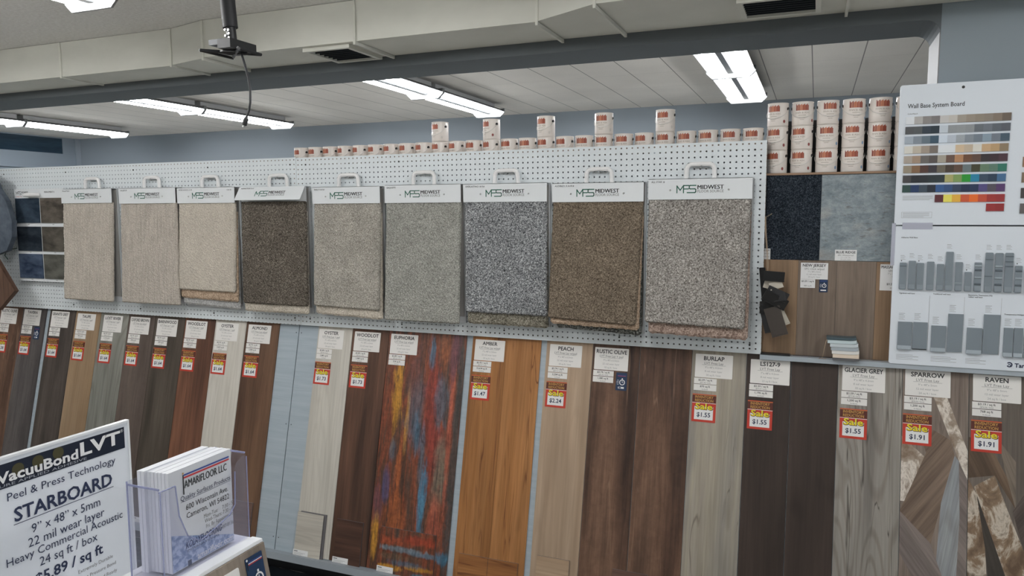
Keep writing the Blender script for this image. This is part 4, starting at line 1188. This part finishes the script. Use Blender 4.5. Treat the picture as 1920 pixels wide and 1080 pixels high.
# hanging bundle of dark chips
t = thing('chip_bundle', 'bundle of black and dark brown base chips hanging on a cord', 'sample bundle', (-.16, 3.40, 1.415))
sh = t.location
TWINE = plain('tan_twine', S(150, 132, 112), .8)
cdm = MB(); cdm.tube([(-.200, YW - .0095, 1.905), (-.199, 3.39, 1.91), (-.175, 3.375, 1.924)], .0022, plain('nail', S(130, 120, 104), .4, 0.5), 6)
cdm.build('hanger_nail', t, shift=sh)
cdm = MB(); cdm.tube([(-.2, 3.385, 1.912), (-.196, 3.384, 1.84), (-.188, 3.383, 1.76), (-.184, 3.38, 1.70), (-.186, 3.378, 1.66)], .0016, TWINE, 5)
cdm.tube([(-.203, 3.386, 1.912), (-.199, 3.384, 1.84), (-.192, 3.383, 1.75), (-.188, 3.38, 1.69)], .0014, TWINE, 5)
cdm.build('twine_cord', t, shift=sh)
dk = [plain('chip_black', (0.008, 0.008, 0.009, 1), .35), plain('chip_brown', S(58, 52, 48), .5), plain('chip_charcoal', S(38, 38, 40), .4), plain('chip_paper', S(170, 164, 152), .6)]
for cx, cz, w, h, ang, yy, m in ((-.158, 1.660, .085, .040, -4, 3.365, dk[0]), (-.168, 1.622, .062, .035, -14, 3.375, dk[3]), (-.150, 1.622, .055, .03, 18, 3.37, dk[3]), (-.20, 1.62, .026, .15, 6, 3.38, dk[0]), (-.142, 1.585, .09, .04, -24, 3.36, dk[2]), (-.150, 1.56, .105, .045, -28, 3.35, dk[0]), (-.168, 1.535, .08, .05, 30, 3.37, dk[0]), (-.136, 1.572, .06, .03, 12, 3.352, dk[2]),
                         (-.178, 1.475, .05, .115, 14, 3.372, dk[2]), (-.145, 1.468, .066, .125, 18, 3.355, dk[1]), (-.124, 1.50, .03, .10, 26, 3.375, dk[3]), (-.198, 1.525, .03, .05, 0, 3.365, dk[0])):
    mb = MB(); M = Matrix.Translation((cx, yy, cz)) @ Matrix.Rotation(math.radians(ang * -1 if h > w else ang * -1), 4, 'Y') @ Matrix.Rotation(math.radians(rng.uniform(-14, 14)), 4, 'Z')
    mb.rbox(-w / 2, w / 2, -.0022, .0022, -h / 2, h / 2, .002, m, M)
    mb.box(-w / 2, w / 2, -.007, .0022, -h / 2 - .002, -h / 2 + .003, m, M)
    mb.build('base_chip', t, shift=sh)

# stack of wall base chips on the ledge
t = thing('wall_base_stack', 'small stack of curved grey, white and cream wall base chips on the ledge', 'sample stack', (.12, 3.405, 1.3125))
sh = t.location
cols = [((84, 84, 86), .0105), ((196, 182, 166), .016), ((198, 196, 192), .0145), ((150, 158, 164), .0145), ((176, 184, 188), .0145), ((172, 186, 190), .0145), ((62, 76, 82), .0125)]
z = 1.3125
for i, (c, h) in enumerate(cols):
    sx = -.004 * max(0, i - 2) - (.006 if i > 4 else 0)
    x0 = .080 + sx + (.004 if i < 2 else 0); x1 = .184 + sx * .6
    mb = MB(); m = plain('base_chip_%d' % i, S(*c), .45)
    up = []
    n = 10
    lo_ = []; hi_ = []
    for k in range(n + 1):
        u = k / n; xx = x0 + (x1 - x0) * u
        cz = .004 * max(0, (u - .75) / .25) ** 2 * (i > 0)
        cz0 = .004 * max(0, (u - .75) / .25) ** 2 * (i > 1)
        lo_.append((xx, z + cz0 + .0004)); hi_.append((xx, z + h + cz - .0008))
    mb.prism(lo_ + hi_[::-1], 3.375 + .0006 * i, 3.432, m)
    mb.build('base_chip', t, shift=sh)
    z += h
mb = MB(); mb.tube([(.062, 3.382, z - .006), (.056, 3.38, z - .02), (.05, 3.38, 1.36), (.045, 3.382, 1.322), (.03, 3.386, 1.3145), (.06, 3.39, 1.3145)], .0014, TWINE, 5)
mb.build('twine_cord', t, shift=sh)

# ---------------------------------------------------------------- wall base display boards
YBD = 3.388
BW = plain('display_board_white', S(196, 202, 212, 1.35), .4)
t = thing('color_chart_board', 'upper white display board with rows of colour swatches', 'display board', (.60, YBD, 1.878))
sh = t.location
MB().rbox(.2925, .955, YBD, YBD + .012, 1.8785, 2.428, .008, BW).build('board_panel', t, shift=sh)
hole = MB(); hole.disc(.509, 2.4085, .0055, YBD - .0006, plain('hole_dark', (.03, .03, .03, 1), .6)); hole.build('hang_hole', t, shift=sh)
tx = MB(); y = YBD - .0006
tx.text('Wall Base System Board', .321, 2.3375, .0165, y, INK, 'L', .008, width=.195)
tx.build('chart_title', t, shift=sh); tx = MB()
tx.text('ColorMatch', .322, 2.313, .005, y, INK2, 'L', .004)
for i in range(4): tx.rect(.318, .424 - .01 * (i == 3), 1.992 - i * .005, 1.9935 - i * .005, y, INK3)
tx.stroke([(.317, 1.929), (.424, 1.929), (.424, 1.906), (.317, 1.906), (.317, 1.929)], .0008, y, INK3)
for i in range(4): tx.rect(.321, .415 - .02 * (i == 3), 1.9245 - i * .005, 1.9258 - i * .005, y, INK3)
rows = [
 [(200, 204, 208), (160, 158, 156), (126, 122, 120), (112, 108, 108), (180, 178, 176), (178, 174, 168), (146, 138, 128), (138, 128, 116), (132, 122, 110), (128, 118, 108), (120, 108, 96), (98, 86, 76)],
 [(76, 78, 80), (78, 82, 84), (46, 56, 66), (34, 46, 56), (178, 186, 194), (132, 136, 138), (134, 138, 140), (130, 134, 136), (92, 98, 104), (100, 106, 114), (84, 90, 98), (80, 84, 92)],
 [(150, 160, 170), (118, 128, 138), (92, 106, 116), (54, 76, 92), (188, 198, 210), (168, 176, 186), (146, 152, 158), (120, 128, 136), (104, 114, 124), (126, 142, 156), (104, 112, 122), (62, 80, 94)],
 [(196, 194, 186), (174, 166, 152), (146, 134, 122), (110, 102, 96), (200, 204, 208), (200, 204, 208), (188, 168, 140), (176, 162, 142), (200, 198, 190), (180, 152, 118), (168, 140, 104), (128, 112, 90)],
 [(156, 146, 136), (146, 126, 108), (96, 92, 90), (80, 74, 72), (152, 146, 134), (98, 76, 66), (164, 122, 88), (100, 68, 48), (88, 66, 56), (48, 42, 44), (54, 38, 44), (66, 44, 52)],
 [(136, 126, 110), (120, 92, 68), (74, 50, 44), (50, 46, 52), (96, 90, 78), (60, 50, 42), (86, 66, 54), (98, 110, 112), (58, 58, 40), (92, 116, 94), (84, 112, 98), (42, 104, 88)],
 [(64, 62, 64), (36, 38, 44), (36, 40, 46), (36, 46, 50), (36, 48, 52), (156, 154, 100), (116, 142, 84), (36, 136, 44), (34, 118, 150), (52, 68, 86), (36, 54, 74), (62, 98, 134)],
 [(42, 66, 62), (30, 50, 88), (58, 70, 82), (32, 38, 50), (48, 82, 130), (46, 72, 112), (46, 60, 84), (26, 38, 66), (30, 46, 76), (76, 68, 116), (78, 72, 82), (78, 52, 96)]]
def swatch_row(cols, x0, x1, z0, z1):
    mb = MB(); n = len(cols)
    for i, c in enumerate(cols):
        mb.box(x0 + (x1 - x0) * i / n, x0 + (x1 - x0) * (i + 1) / n, YBD - .004, YBD - .0002, z0, z1, plain('swatch_%d_%d_%d' % c, S(*c), .5))
    return mb.build('swatch_strip', t, shift=sh)
for r, cols in enumerate(rows):
    zt = 2.3035 - r * .03815
    swatch_row(cols, .3165 - r * .0002, .672 - r * .001, zt - .029, zt)
swatch_row([(84, 40, 46), (220, 200, 90), (206, 160, 62), (184, 80, 50), (212, 100, 40), (176, 72, 52), (146, 48, 46), (140, 46, 48)], .431, .666, 1.968, 1.997)
swatch_row([(138, 44, 46), (132, 42, 44)], .607, .666, 1.932, 1.961)
for r, c in enumerate(((126, 96, 76), (112, 96, 80), (60, 56, 56), (88, 84, 84))):
    swatch_row([c, (120, 110, 100)], .718, .80, 2.098 - r * .0585, 2.136 - r * .0585)
tx.build('fine_print', t, shift=sh)

t = thing('wall_base_board', 'lower white display board with grey wall base profile pieces', 'display board', (.60, YBD, 1.3125))
sh = t.location
MB().rbox(.2955, .975, YBD, YBD + .012, 1.3125, 1.873, .008, BW).build('board_panel', t, shift=sh)
VG = plain('grey_vinyl_base', S(112, 121, 128), .45); VGD = plain('dark_grey_vinyl_base', S(82, 90, 98), .45); VGL = plain('light_grey_vinyl_base', S(136, 145, 152), .4)
prof0 = [(.318, .349, 1.727), (.350, .382, 1.735), (.380, .411, 1.727), (.415, .447, 1.733), (.450, .481, 1.724), (.480, .512, 1.773), (.514, .545, 1.733), (.547, .577, 1.695), (.579, .610, 1.733), (.614, .646, 1.772), (.647, .679, 1.771), (.680, .713, 1.772), (.714, .744, 1.723), (.748, .78, 1.72)]
prof = [(a + .001, b - .0055, c) for a, b, c in prof0]
for i, (x0, x1, zt) in enumerate(prof):
    mb = MB(); zb = 1.6185
    mb.rbox(x0, x1, YBD - .007, YBD - .0002, zb, zt, .003, VG)
    mb.xprism([(YBD - .0068, zb + .022), (YBD - .0115, zb + .004), (YBD - .011, zb + .001), (YBD - .0068, zb + .001)], x0 + .0015, x1 - .0015, VG)
    if i in (8, 10, 12):
        for dz, m in ((.030, VGD), (.055, VGL), (.085, VGD), (.10, VGL)):
            if zb + dz + .014 < zt: mb.tube([(x0 + .001, YBD - .006, zb + dz), (x1 - .001, YBD - .006, zb + dz)], .0045, m, 8)
    elif i in (0, 9, 11):
        for dz in ((.012,) if i == 0 else (.025, .09) if i == 9 else (.012, .032, .05)):
            mb.box(x0, x1, YBD - .0085, YBD - .006, zt - dz - .004, zt - dz, VGD)
    elif i == 6: mb.box(x0, x1, YBD - .0085, YBD - .006, zb + .03, zb + .034, VGL)
    mb.build('base_profile', t, shift=sh)
for i, (x0, x1, zt, zb) in enumerate(((.323, .373, 1.487, 1.374), (.378, .429, 1.488, 1.376), (.443, .494, 1.477, 1.372), (.500, .552, 1.527, 1.375), (.567, .618, 1.475, 1.371), (.622, .676, 1.530, 1.375), (.691, .721, 1.481, 1.368), (.725, .754, 1.482, 1.368), (.76, .79, 1.48, 1.368))):
    mb = MB(); toe = i in (0, 2, 4, 6, 7, 8)
    mb.box(x0, x1, YBD - .006, YBD - .0002, zb, zt, VG)
    if toe: mb.xprism([(YBD - .006, zb + .016), (YBD - .0125, zb + .003), (YBD - .012, zb), (YBD - .006, zb)], x0, x1, VGL)
    if i == 1: mb.box(x0, x1, YBD - .007, YBD - .006, zb, zb + .004, INK)
    mb.build('base_profile', t, shift=sh)
tx = MB(); y = YBD - .0006
for s_, x, z in (('Adhesive Wall Base', .320, 1.8255), ('Tightlock wall base', .322, 1.6005), ('Traditional wall base', .443, 1.6015), ('Baseworks Thermoset (TS)', .565, 1.6015), ('rubber wall base', .565, 1.594), ('Transparence Wallgard', .689, 1.531)):
    tx.text(s_, x, z, .005, y, INK, 'L', .012)
for x in (.432, .553, .678): tx.rect(x - .0004, x + .0004, 1.37, 1.596, y, INK3)
for i, (x0, x1, zt) in enumerate(prof):
    for k in range(4): tx.rect(x0 + .002, x0 + .020 - .004 * (k % 2), zt + .012 + k * .0052, zt + .0132 + k * .0052, y, INK2 if k == 3 else INK3)
    if i in (0, 2, 7, 12): tx.disc(x0 + .006, zt + .0075, .0022, y, INK)
for x0, zt in ((.325, 1.487), (.381, 1.488), (.446, 1.477), (.503, 1.527), (.570, 1.475), (.625, 1.530), (.692, 1.481), (.726, 1.482)):
    for k in range(6): tx.rect(x0, x0 + .022 - .005 * (k % 3 == 1), zt + .008 + k * .005, zt + .0092 + k * .005, y, INK2 if k > 3 else INK3)
for x0, w in ((.322, .08), (.446, .09), (.567, .07)):
    for k in range(4): tx.rect(x0, x0 + w - .02 * (k % 2), 1.332 + k * .0062, 1.3334 + k * .0062, y, INK2 if k == 2 else INK3)
tx.text('Tarkett', .7335, 1.3275, .0155, y, NAVYI, 'L', .03)
tx.ring(.7165, 1.3365, .006, .0105, y, NAVYI, 16, -150, 140); tx.ring(.7165, 1.3345, .002, .0048, y, NAVYI, 12, -60, 200)
tx.build('board_lettering', t, shift=sh)
# clear tape joining the two boards
def clear(name, tint, rough=.1, alpha=.25):
    m, nt, p = base_mat(name)
    tr = N(nt, 'ShaderNodeBsdfTransparent'); tr.inputs[0].default_value = (.95, .95, .98, 1)
    p.inputs['Base Color'].default_value = tint; p.inputs['Roughness'].default_value = rough
    mx = N(nt, 'ShaderNodeMixShader'); mx.inputs[0].default_value = alpha
    nt.links.new(tr.outputs[0], mx.inputs[1]); nt.links.new(p.outputs[0], mx.inputs[2])
    nt.links.new(mx.outputs[0], nt.nodes['Material Output'].inputs[0])
    return m
TAPE = clear('clear_tape', (.62, .64, .74, 1), .25, .6)
o = MB().box(.322, .429, YBD - .0012, YBD - .0004, 1.861, 1.887, TAPE).build('tape_strip'); tag(o, 'horizontal clear tape strip bridging the two white boards', 'tape')
o = MB().box(.2845, .2985, YBD - .0012, YBD - .0004, 1.715, 1.885, TAPE).build('tape_strip'); tag(o, 'vertical clear tape strip along the left edge of the white boards', 'tape')

# ---------------------------------------------------------------- projector mount hanging in front of the duct
t = thing('projector_mount', 'empty black projector ceiling mount on a pole', 'ceiling mount', (-2.06, 2.3, 2.53))
sh = t.location; MZ = EYE
MB().tube([(-2.085, 2.3, ZC - .002), (-2.082, 2.3, MZ + .79), (-2.074, 2.3, MZ + .70)], .0275, plain('black_sleeve', (0.012, 0.013, 0.016, 1), .6), 16).build('pole_sleeve', t, shift=sh)
mb = MB()
mb.tube([(-2.074, 2.3, MZ + .702), (-2.066, 2.3, MZ + .635)], .019, BLACK, 12)
for k, (dx, dz) in enumerate(((-.01, .69), (.006, .688), (.008, .675), (-.008, .668), (.008, .66))):
    mb.tube([(-2.072 + dx, 2.284, MZ + dz), (-2.072 + dx, 2.278, MZ + dz)], .0045, STEEL, 8)
mb.build('swivel_joint', t, shift=sh)
mb = MB()
mb.box(-2.125, -2.075, 2.24, 2.36, MZ + .628, MZ + .648, plain('dark_grey_metal', S(70, 74, 80), .4), None)
mb.box(-2.075, -2.015, 2.23, 2.37, MZ + .612, MZ + .646, BLACK)
mb.build('mount_block', t, shift=sh)
mb = MB()
pl_ = []
for cx, cy, r0, r1 in ((-2.075, 2.30, .026, .044), (-2.02, 2.30, .018, .032)):
    vv = []; ff = []; nseg = 20
    for i in range(nseg):
        a = 2 * math.pi * i / nseg
        for r_, zz in ((r0, .606), (r1, .606), (r1, .611), (r0, .611)):
            vv.append((cx + r_ * math.cos(a), cy + r_ * math.sin(a), MZ + zz))
    for i in range(nseg):
        a0 = 4 * i; b0 = 4 * ((i + 1) % nseg)
        for q in range(4): ff.append((a0 + q, b0 + q, b0 + (q + 1) % 4, a0 + (q + 1) % 4))
    mb.add(vv, ff, BLACK)
for a_, b_ in (((-2.15, 2.22), (-1.985, 2.36)), ((-2.13, 2.37), (-1.985, 2.24)), ((-2.15, 2.22), (-2.13, 2.37)), ((-1.99, 2.24), (-1.985, 2.36))):
    mb.tube([(a_[0], a_[1], MZ + .609), (b_[0], b_[1], MZ + .606)], .006, BLACK, 6)
mb.build('mounting_plate', t, shift=sh)
t2 = thing('video_cable', 'black video cable dangling from the projector mount', 'cable', (-2.02, 2.3, 2.27))
ctr = [(-2.027, 2.3, MZ + .605), (-2.012, 2.3, MZ + .56), (-1.998, 2.3, MZ + .51), (-1.991, 2.3, MZ + .46), (-1.993, 2.3, MZ + .42), (-2.001, 2.3, MZ + .39), (-2.010, 2.3, MZ + .372)]
MB().tube(ctr, .0042, plain('cable_black', (0.02, 0.021, 0.024, 1), .5), 8).build('cable_cord', t2, shift=t2.location)
mb = MB(); mb.tube([(-2.010, 2.3, MZ + .374), (-2.014, 2.3, MZ + .364), (-2.016, 2.3, MZ + .360), (-2.026, 2.3, MZ + .337)], [.004, .006, .0095, .0095], BLACK, 8)
mb.tube([(-2.026, 2.3, MZ + .338), (-2.029, 2.3, MZ + .330)], .006, STEEL, 8)
mb.build('cable_plug', t2, shift=t2.location)

# ---------------------------------------------------------------- foreground counter, sign, brochure holder, display box
CT = EYE - .605
ctr_ = MB(); CM = plain('counter_grey', S(150, 152, 154), .5)
ctr_.box(-1.45, -.42, .05, .86, CT - .03, CT, CM); ctr_.box(-1.42, -.45, .08, .83, 0, CT - .03, plain('counter_body', S(96, 98, 100), .6))
o = ctr_.build('counter'); tag(o, 'grey counter under the foreground sign and brochure holder, just below the frame', 'counter')

# sign: faces +x
SX = -.982
MS = Matrix.Translation((SX, .7215, CT)) @ Matrix.Rotation(math.radians(90), 4, 'Z')
sg = thing('price_sign', 'white tabletop sign with navy banner and dark lettering in the left foreground', 'sign', M=MS)
hw = .108; hz = CT - EYE; top = .285
SIGNW = plain('sign_white', S(196, 200, 206, 1.35), .3)
mb = MB(); mb.rbox(-hw, hw, 0, .004, 0, top, .001, SIGNW); mb.build('sign_panel', sg)
mb = MB(); ED = plain('acrylic_edge', (.78, .80, .82, 1), .15)
mb.box(-hw, hw, -.0015, .006, top - .0004, top + .003, ED); mb.box(hw - .0004, hw + .0025, -.0015, .006, 0, top + .003, ED); mb.box(-hw, hw, -.045, .04, 0, .003, ED)
mb.build('acrylic_frame', sg)
def sz(z): return z * .982 - hz        # heights measured on the sheet
mb = MB(); y = -.0005; y2 = -.0009; y3 = -.0013
mb.rect(-hw + .002, hw - .0065, sz(-.3658), sz(-.3322), y, plain('sign_banner', S(24, 30, 44), .3))
for cx, cz in ((-.066, -.345), (-.038, -.343), (-.008, -.3405)): mb.disc(cx, sz(cz), .0085, y2, plain('banner_olive', S(62, 59, 36), .4))
mb.text('VacuuBond', -.096, sz(-.3575), .0135, y3, STICK, 'L', .03, width=.118)
mb.text('LVT', .0255, sz(-.3555), .0185, y3, STICK, 'L', .03, width=.068)
mb.text('®', .0965, sz(-.3395), .0045, y3, STICK, 'C', 0)
mb.text('PRESSURE APPLIED ADHESIVE', .035, sz(-.3635), .0036, y3, plain('banner_grey', S(150, 154, 160), .5), 'R', 0, width=.158)
mb.text('Peel & Press Technology', 0, sz(-.3848), .0108, y2, NAVYI, 'C', 0, width=.166)
mb.text('STARBOARD', 0, sz(-.4165), .0185, y2, NAVYI, 'C', .022, width=.151)
mb.rect(-.077, .077, sz(-.4208), sz(-.4198), y2, NAVYI)
mb.text('9” x 48” x 5mm', 0, sz(-.4415), .0125, y2, NAVYI, 'C', 0, width=.106)
mb.text('22 mil wear layer', 0, sz(-.4600), .0125, y2, NAVYI, 'C', 0, width=.118)
mb.text('Heavy Commercial Acoustic', 0, sz(-.4752), .0112, y2, NAVYI, 'C', 0, width=.180)
mb.text('24 sq ft / box', 0, sz(-.4932), .0125, y2, NAVYI, 'C', 0, width=.090)
mb.text('$5.89 / sq ft', 0, sz(-.5168), .0145, y2, NAVYI, 'C', .02, width=.106)
for i, s_ in enumerate(('Extremely Durable', 'Instant Pressure Bond', 'Immediate Load Ready', 'Waterproof')):
    mb.text(s_, .040, sz(-.5315 - i * .0125), .0052, y2, INK2, 'C', 0)
mb.build('sign_lettering', sg)

# brochure holder
BX = -.727
HB = EYE - .4455
MH = Matrix.Translation((BX, .714, HB)) @ Matrix.Rotation(math.radians(90), 4, 'Z')    # x along the wall depth, -y towards +X
ACR = clear('clear_acrylic', (.60, .63, .72, 1), .05, .07)
ACE = clear('acrylic_edge_blue', (.36, .39, .60, 1), .1, .6)
hd_ = thing('brochure_holder', 'clear acrylic brochure holder on the white display box', 'brochure holder', M=MH)
x0, x1 = -.071, .077; yf, yb = -.010, .042
def plate(name, pts, y0, y1): return MB().prism(pts, y0, y1, ACR).build(name, hd_)
plate('back_plate', [(x0, 0), (x1, 0), (x1, .122), (x0, .122)], yb - .002, yb)
fpts = [(x0, 0), (x1, 0), (x1, .115), (x1 - .008, .117)]
for i in range(7):
    a = math.radians(90 + 90 * i / 6); fpts.append((x1 - .010 + .012 * math.cos(a) - .0, .100 + .014 * math.sin(a)))
fpts += [(x1 - .024, .055), (x1 - .034, .045), (x1 - .05, .040), (-.01, .030), (-.03, .045), (-.042, .075), (-.046, .115), (x0, .115)]
plate('front_plate', fpts, yf - .002, yf)
for xx in (x0, x1 - .002):
    MB().box(xx, xx + .002, yf, yb - .002, 0, .119, ACR).build('side_plate', hd_)
MB().box(x0 + .002, x1 - .002, yf, yb - .002, 0, .002, ACR).build('base_plate', hd_)
mb = MB()
for xx in (x0, x1 - .0015):
    mb.box(xx, xx + .0015, yf - .0028, yf - .002, 0, .115, ACE)
    mb.box(xx, xx + .0015, yb - .0015, yb, 0, .122, ACE)
for (a, b), (c, d) in zip(fpts[10:], fpts[11:]): mb.tube([(a, yf - .001, b), (c, yf - .001, d)], .0009, ACE, 5)
mb.box(x0, x0 + .002, yf, yb, .117, .119, ACE); mb.box(x1 - .002, x1, yf, yb, .119, .121, ACE)
mb.build('polished_edges', hd_)
# brochures, a leaning stack; separate sheets at the front and a block behind
BRO = plain('brochure_paper', S(192, 194, 200, 1.3), .35)
def bro_mesh(front):
    mb = MB()
    w = .106
    mb.box(-w / 2, w / 2, 0, .0022, 0, .131, BRO)
    return mb
labels = ['front folded brochure with flag letterhead in the acrylic holder', 'folded brochure just behind the front one in the holder', 'third folded brochure in the holder', 'fourth folded brochure in the holder', 'fifth folded brochure in the holder', 'sixth folded brochure in the holder', 'seventh folded brochure in the holder', 'rear folded brochure, against the back of the holder']
bm = None
for i in range(8):
    yy = -.004 + i * .0052
    dx = -.0006 * i - (.004 if i > 5 else 0); hh = (0, .0, .0005, .0, .0005, .0, .002, .002)[i]
    M = MH @ Matrix.Translation((.003 + dx, yy, .0025)) 
    if bm is None:
        mb = MB(); w = .106
        mb.box(-w / 2, w / 2, 0, .0051, 0, .128, BRO)
        o = mb.build('brochure', M=M); bm = o
        tx = MB(); y = -.0005; z0 = -.0025 - (-.4455)
        def bz(z): return z + .4455 - .0025
        def bx(Y): return Y - .717
        y2 = -.0009
        tx.rect(bx(.688), bx(.766), bz(-.3255), bz(-.3235), y, BLUELINE); tx.rect(bx(.688), bx(.766), bz(-.3290), bz(-.3268), y, REDLINE)
        tx.tube([(bx(.687), -.0006, bz(-.349)), (bx(.687), -.0006, bz(-.324))], .0007, INK, 5); tx.disc(bx(.687), bz(-.322), .0013, y, GOLD)
        tx.text('AMARIFLOOR LLC', bx(.6885), bz(-.3415), .0095, y, INK, 'L', .014, width=.0725)
        tx.text('Quality Surfaces Products', bx(.6815), bz(-.3565), .0062, y, NAVYI, 'L', 0, width=.0855); tx.rect(bx(.6815), bx(.767), bz(-.3582), bz(-.3577), y, NAVYI)
        tx.text('600 Wisconsin Ave.', bx(.6895), bz(-.3705), .0072, y, INK, 'L', 0, width=.0725)
        tx.text('Cameron, WI 54822', bx(.690), bz(-.3815), .0072, y, INK, 'L', 0, width=.0735)
        for s_, a, b, z in (('Mon-Tue:    7:30 - 5', .718, .7695, -.3920), ('Wed-Thurs: 7:30 - 4', .719, .7695, -.3990), ('Fri. By Appointment', .721, .7695, -.4065), ('715-497-8136', .738, .7695, -.4190)):
            tx.text(s_, bx(a), bz(z), .0052, y, INK2, 'L', 0, width=b - a)
        BLUEP = mottled('brochure_blue_panel', (112, 128, 162), (164, 174, 198), 1.0, 2, .35, (160, 160, 160), .4, .6)
        tx.poly([(-.0525, .001), (.0525, .001), (.0525, bz(-.434)), (-.0525, bz(-.394))], y, BLUEP)
        tx.text('KOLAYFLOORING', bx(.686), bz(-.4195), .0085, y2, plain('brochure_navy', S(44, 54, 92), .4), 'L', .012, shear=.25, width=.062)
        tx.text('INTERNATIONAL', bx(.688), bz(-.4245), .0028, y2, NAVYI, 'L', 0, width=.055)
        tx.text('amarifloor.com', bx(.704), bz(-.4405), .0078, y2, STICK, 'L', .012, width=.064)
        tx.rect(bx(.688), bx(.694), bz(-.443), bz(-.436), y2, NAVYI)
        tx.build('brochure_print', o)
    else:
        o = bm.copy(); C.objects.link(o); o.matrix_world = M
        o.scale = (1, 1, 1 + hh * 6)
    tag(o, labels[i], 'brochure', 'brochures in the acrylic holder')

# display box with a wood face
bxm = thing('sample_display_box', 'white-topped display box with a grey wood-look face and navy tag', 'display box', (-.72, .60, CT))
sh = bxm.location
WT = plain('box_white', S(206, 208, 210, 1.3), .5)
zt = EYE - .4470
mb = MB()
def yprism(mb, pts, y0, y1, m):
    n = len(pts)
    vv = [(x, y0, z) for x, z in pts] + [(x, y1, z) for x, z in pts]
    ff = [tuple(range(n)), tuple(range(2 * n - 1, n - 1, -1))] + [(i + n, (i + 1) % n + n, (i + 1) % n, i) for i in range(n)]
    mb.add(vv, ff, m)
yprism(mb, [(-.79, CT), (-.668, CT), (-.6985, zt), (-.785, zt)], .40, .792, WT)
mb.build('box_body', bxm, shift=sh)
# torn paper lip along the top edge
mb = MB(); pts = []
n = 26
for i in range(n + 1):
    Y = .40 + (.794 - .40) * i / n
    pts.append((Y, rng.uniform(-.0015, .0018)))
vv = []; ff = []
for i, (Y, d) in enumerate(pts): vv += [(-.714 + d, Y, zt + .0008), (-.6965 + d * .4, Y, zt + .001), (-.6955 + d * .4, Y, zt - .003)]
for i in range(n): ff += [(3 * i, 3 * i + 1, 3 * i + 4, 3 * i + 3), (3 * i + 1, 3 * i + 2, 3 * i + 5, 3 * i + 4)]
mb.add(vv, ff, WT); mb.build('paper_lip', bxm, shift=sh)
lean = math.atan2(.0305, zt - CT)
MF = Matrix.Translation((-.6985 + .0018 - .72 * 0, .60, zt - .002)) @ Matrix.Rotation(math.radians(90), 4, 'Z') @ Matrix.Rotation(-lean, 4, 'X')
FACE = wood('display_face_wood', [(108, 98, 88), (130, 119, 108), (142, 131, 119)], 8, .8, .25)
def faced(mb, name):
    Mi = Matrix.Translation(-sh) @ MF
    mb.v = [tuple(Mi @ Vector(v)) for v in mb.v]
    return mb.build(name, bxm)
L_ = math.hypot(.0305, zt - CT) - .004
faced(MB().box(-.20, .193, -.004, -.0008, -L_, -.002, FACE), 'wood_face')
mb = MB(); mb.rbox(.152, .184, -.0056, -.0045, -.060, -.010, .001, NAVY)
mb.rect(.156, .182, -.0165, -.0155, -.0060, BLUELINE); mb.rect(.156, .182, -.0182, -.0172, -.0060, STICK); mb.rect(.156, .182, -.0198, -.0188, -.0060, REDLINE)
mb.tube([(.1545, -.006, -.026), (.1545, -.006, -.014)], .0005, INK, 5); mb.disc(.1545, -.0125, .0016, -.0060, STICK)
stopwatch(mb, .171, -.043, .0085, -.0060, STICK)
faced(mb, 'delivery_tag')
mb = MB(); mb.rbox(.085, .139, -.0056, -.0045, -.075, -.014, .002, PAPER)
faced(mb, 'name_card')
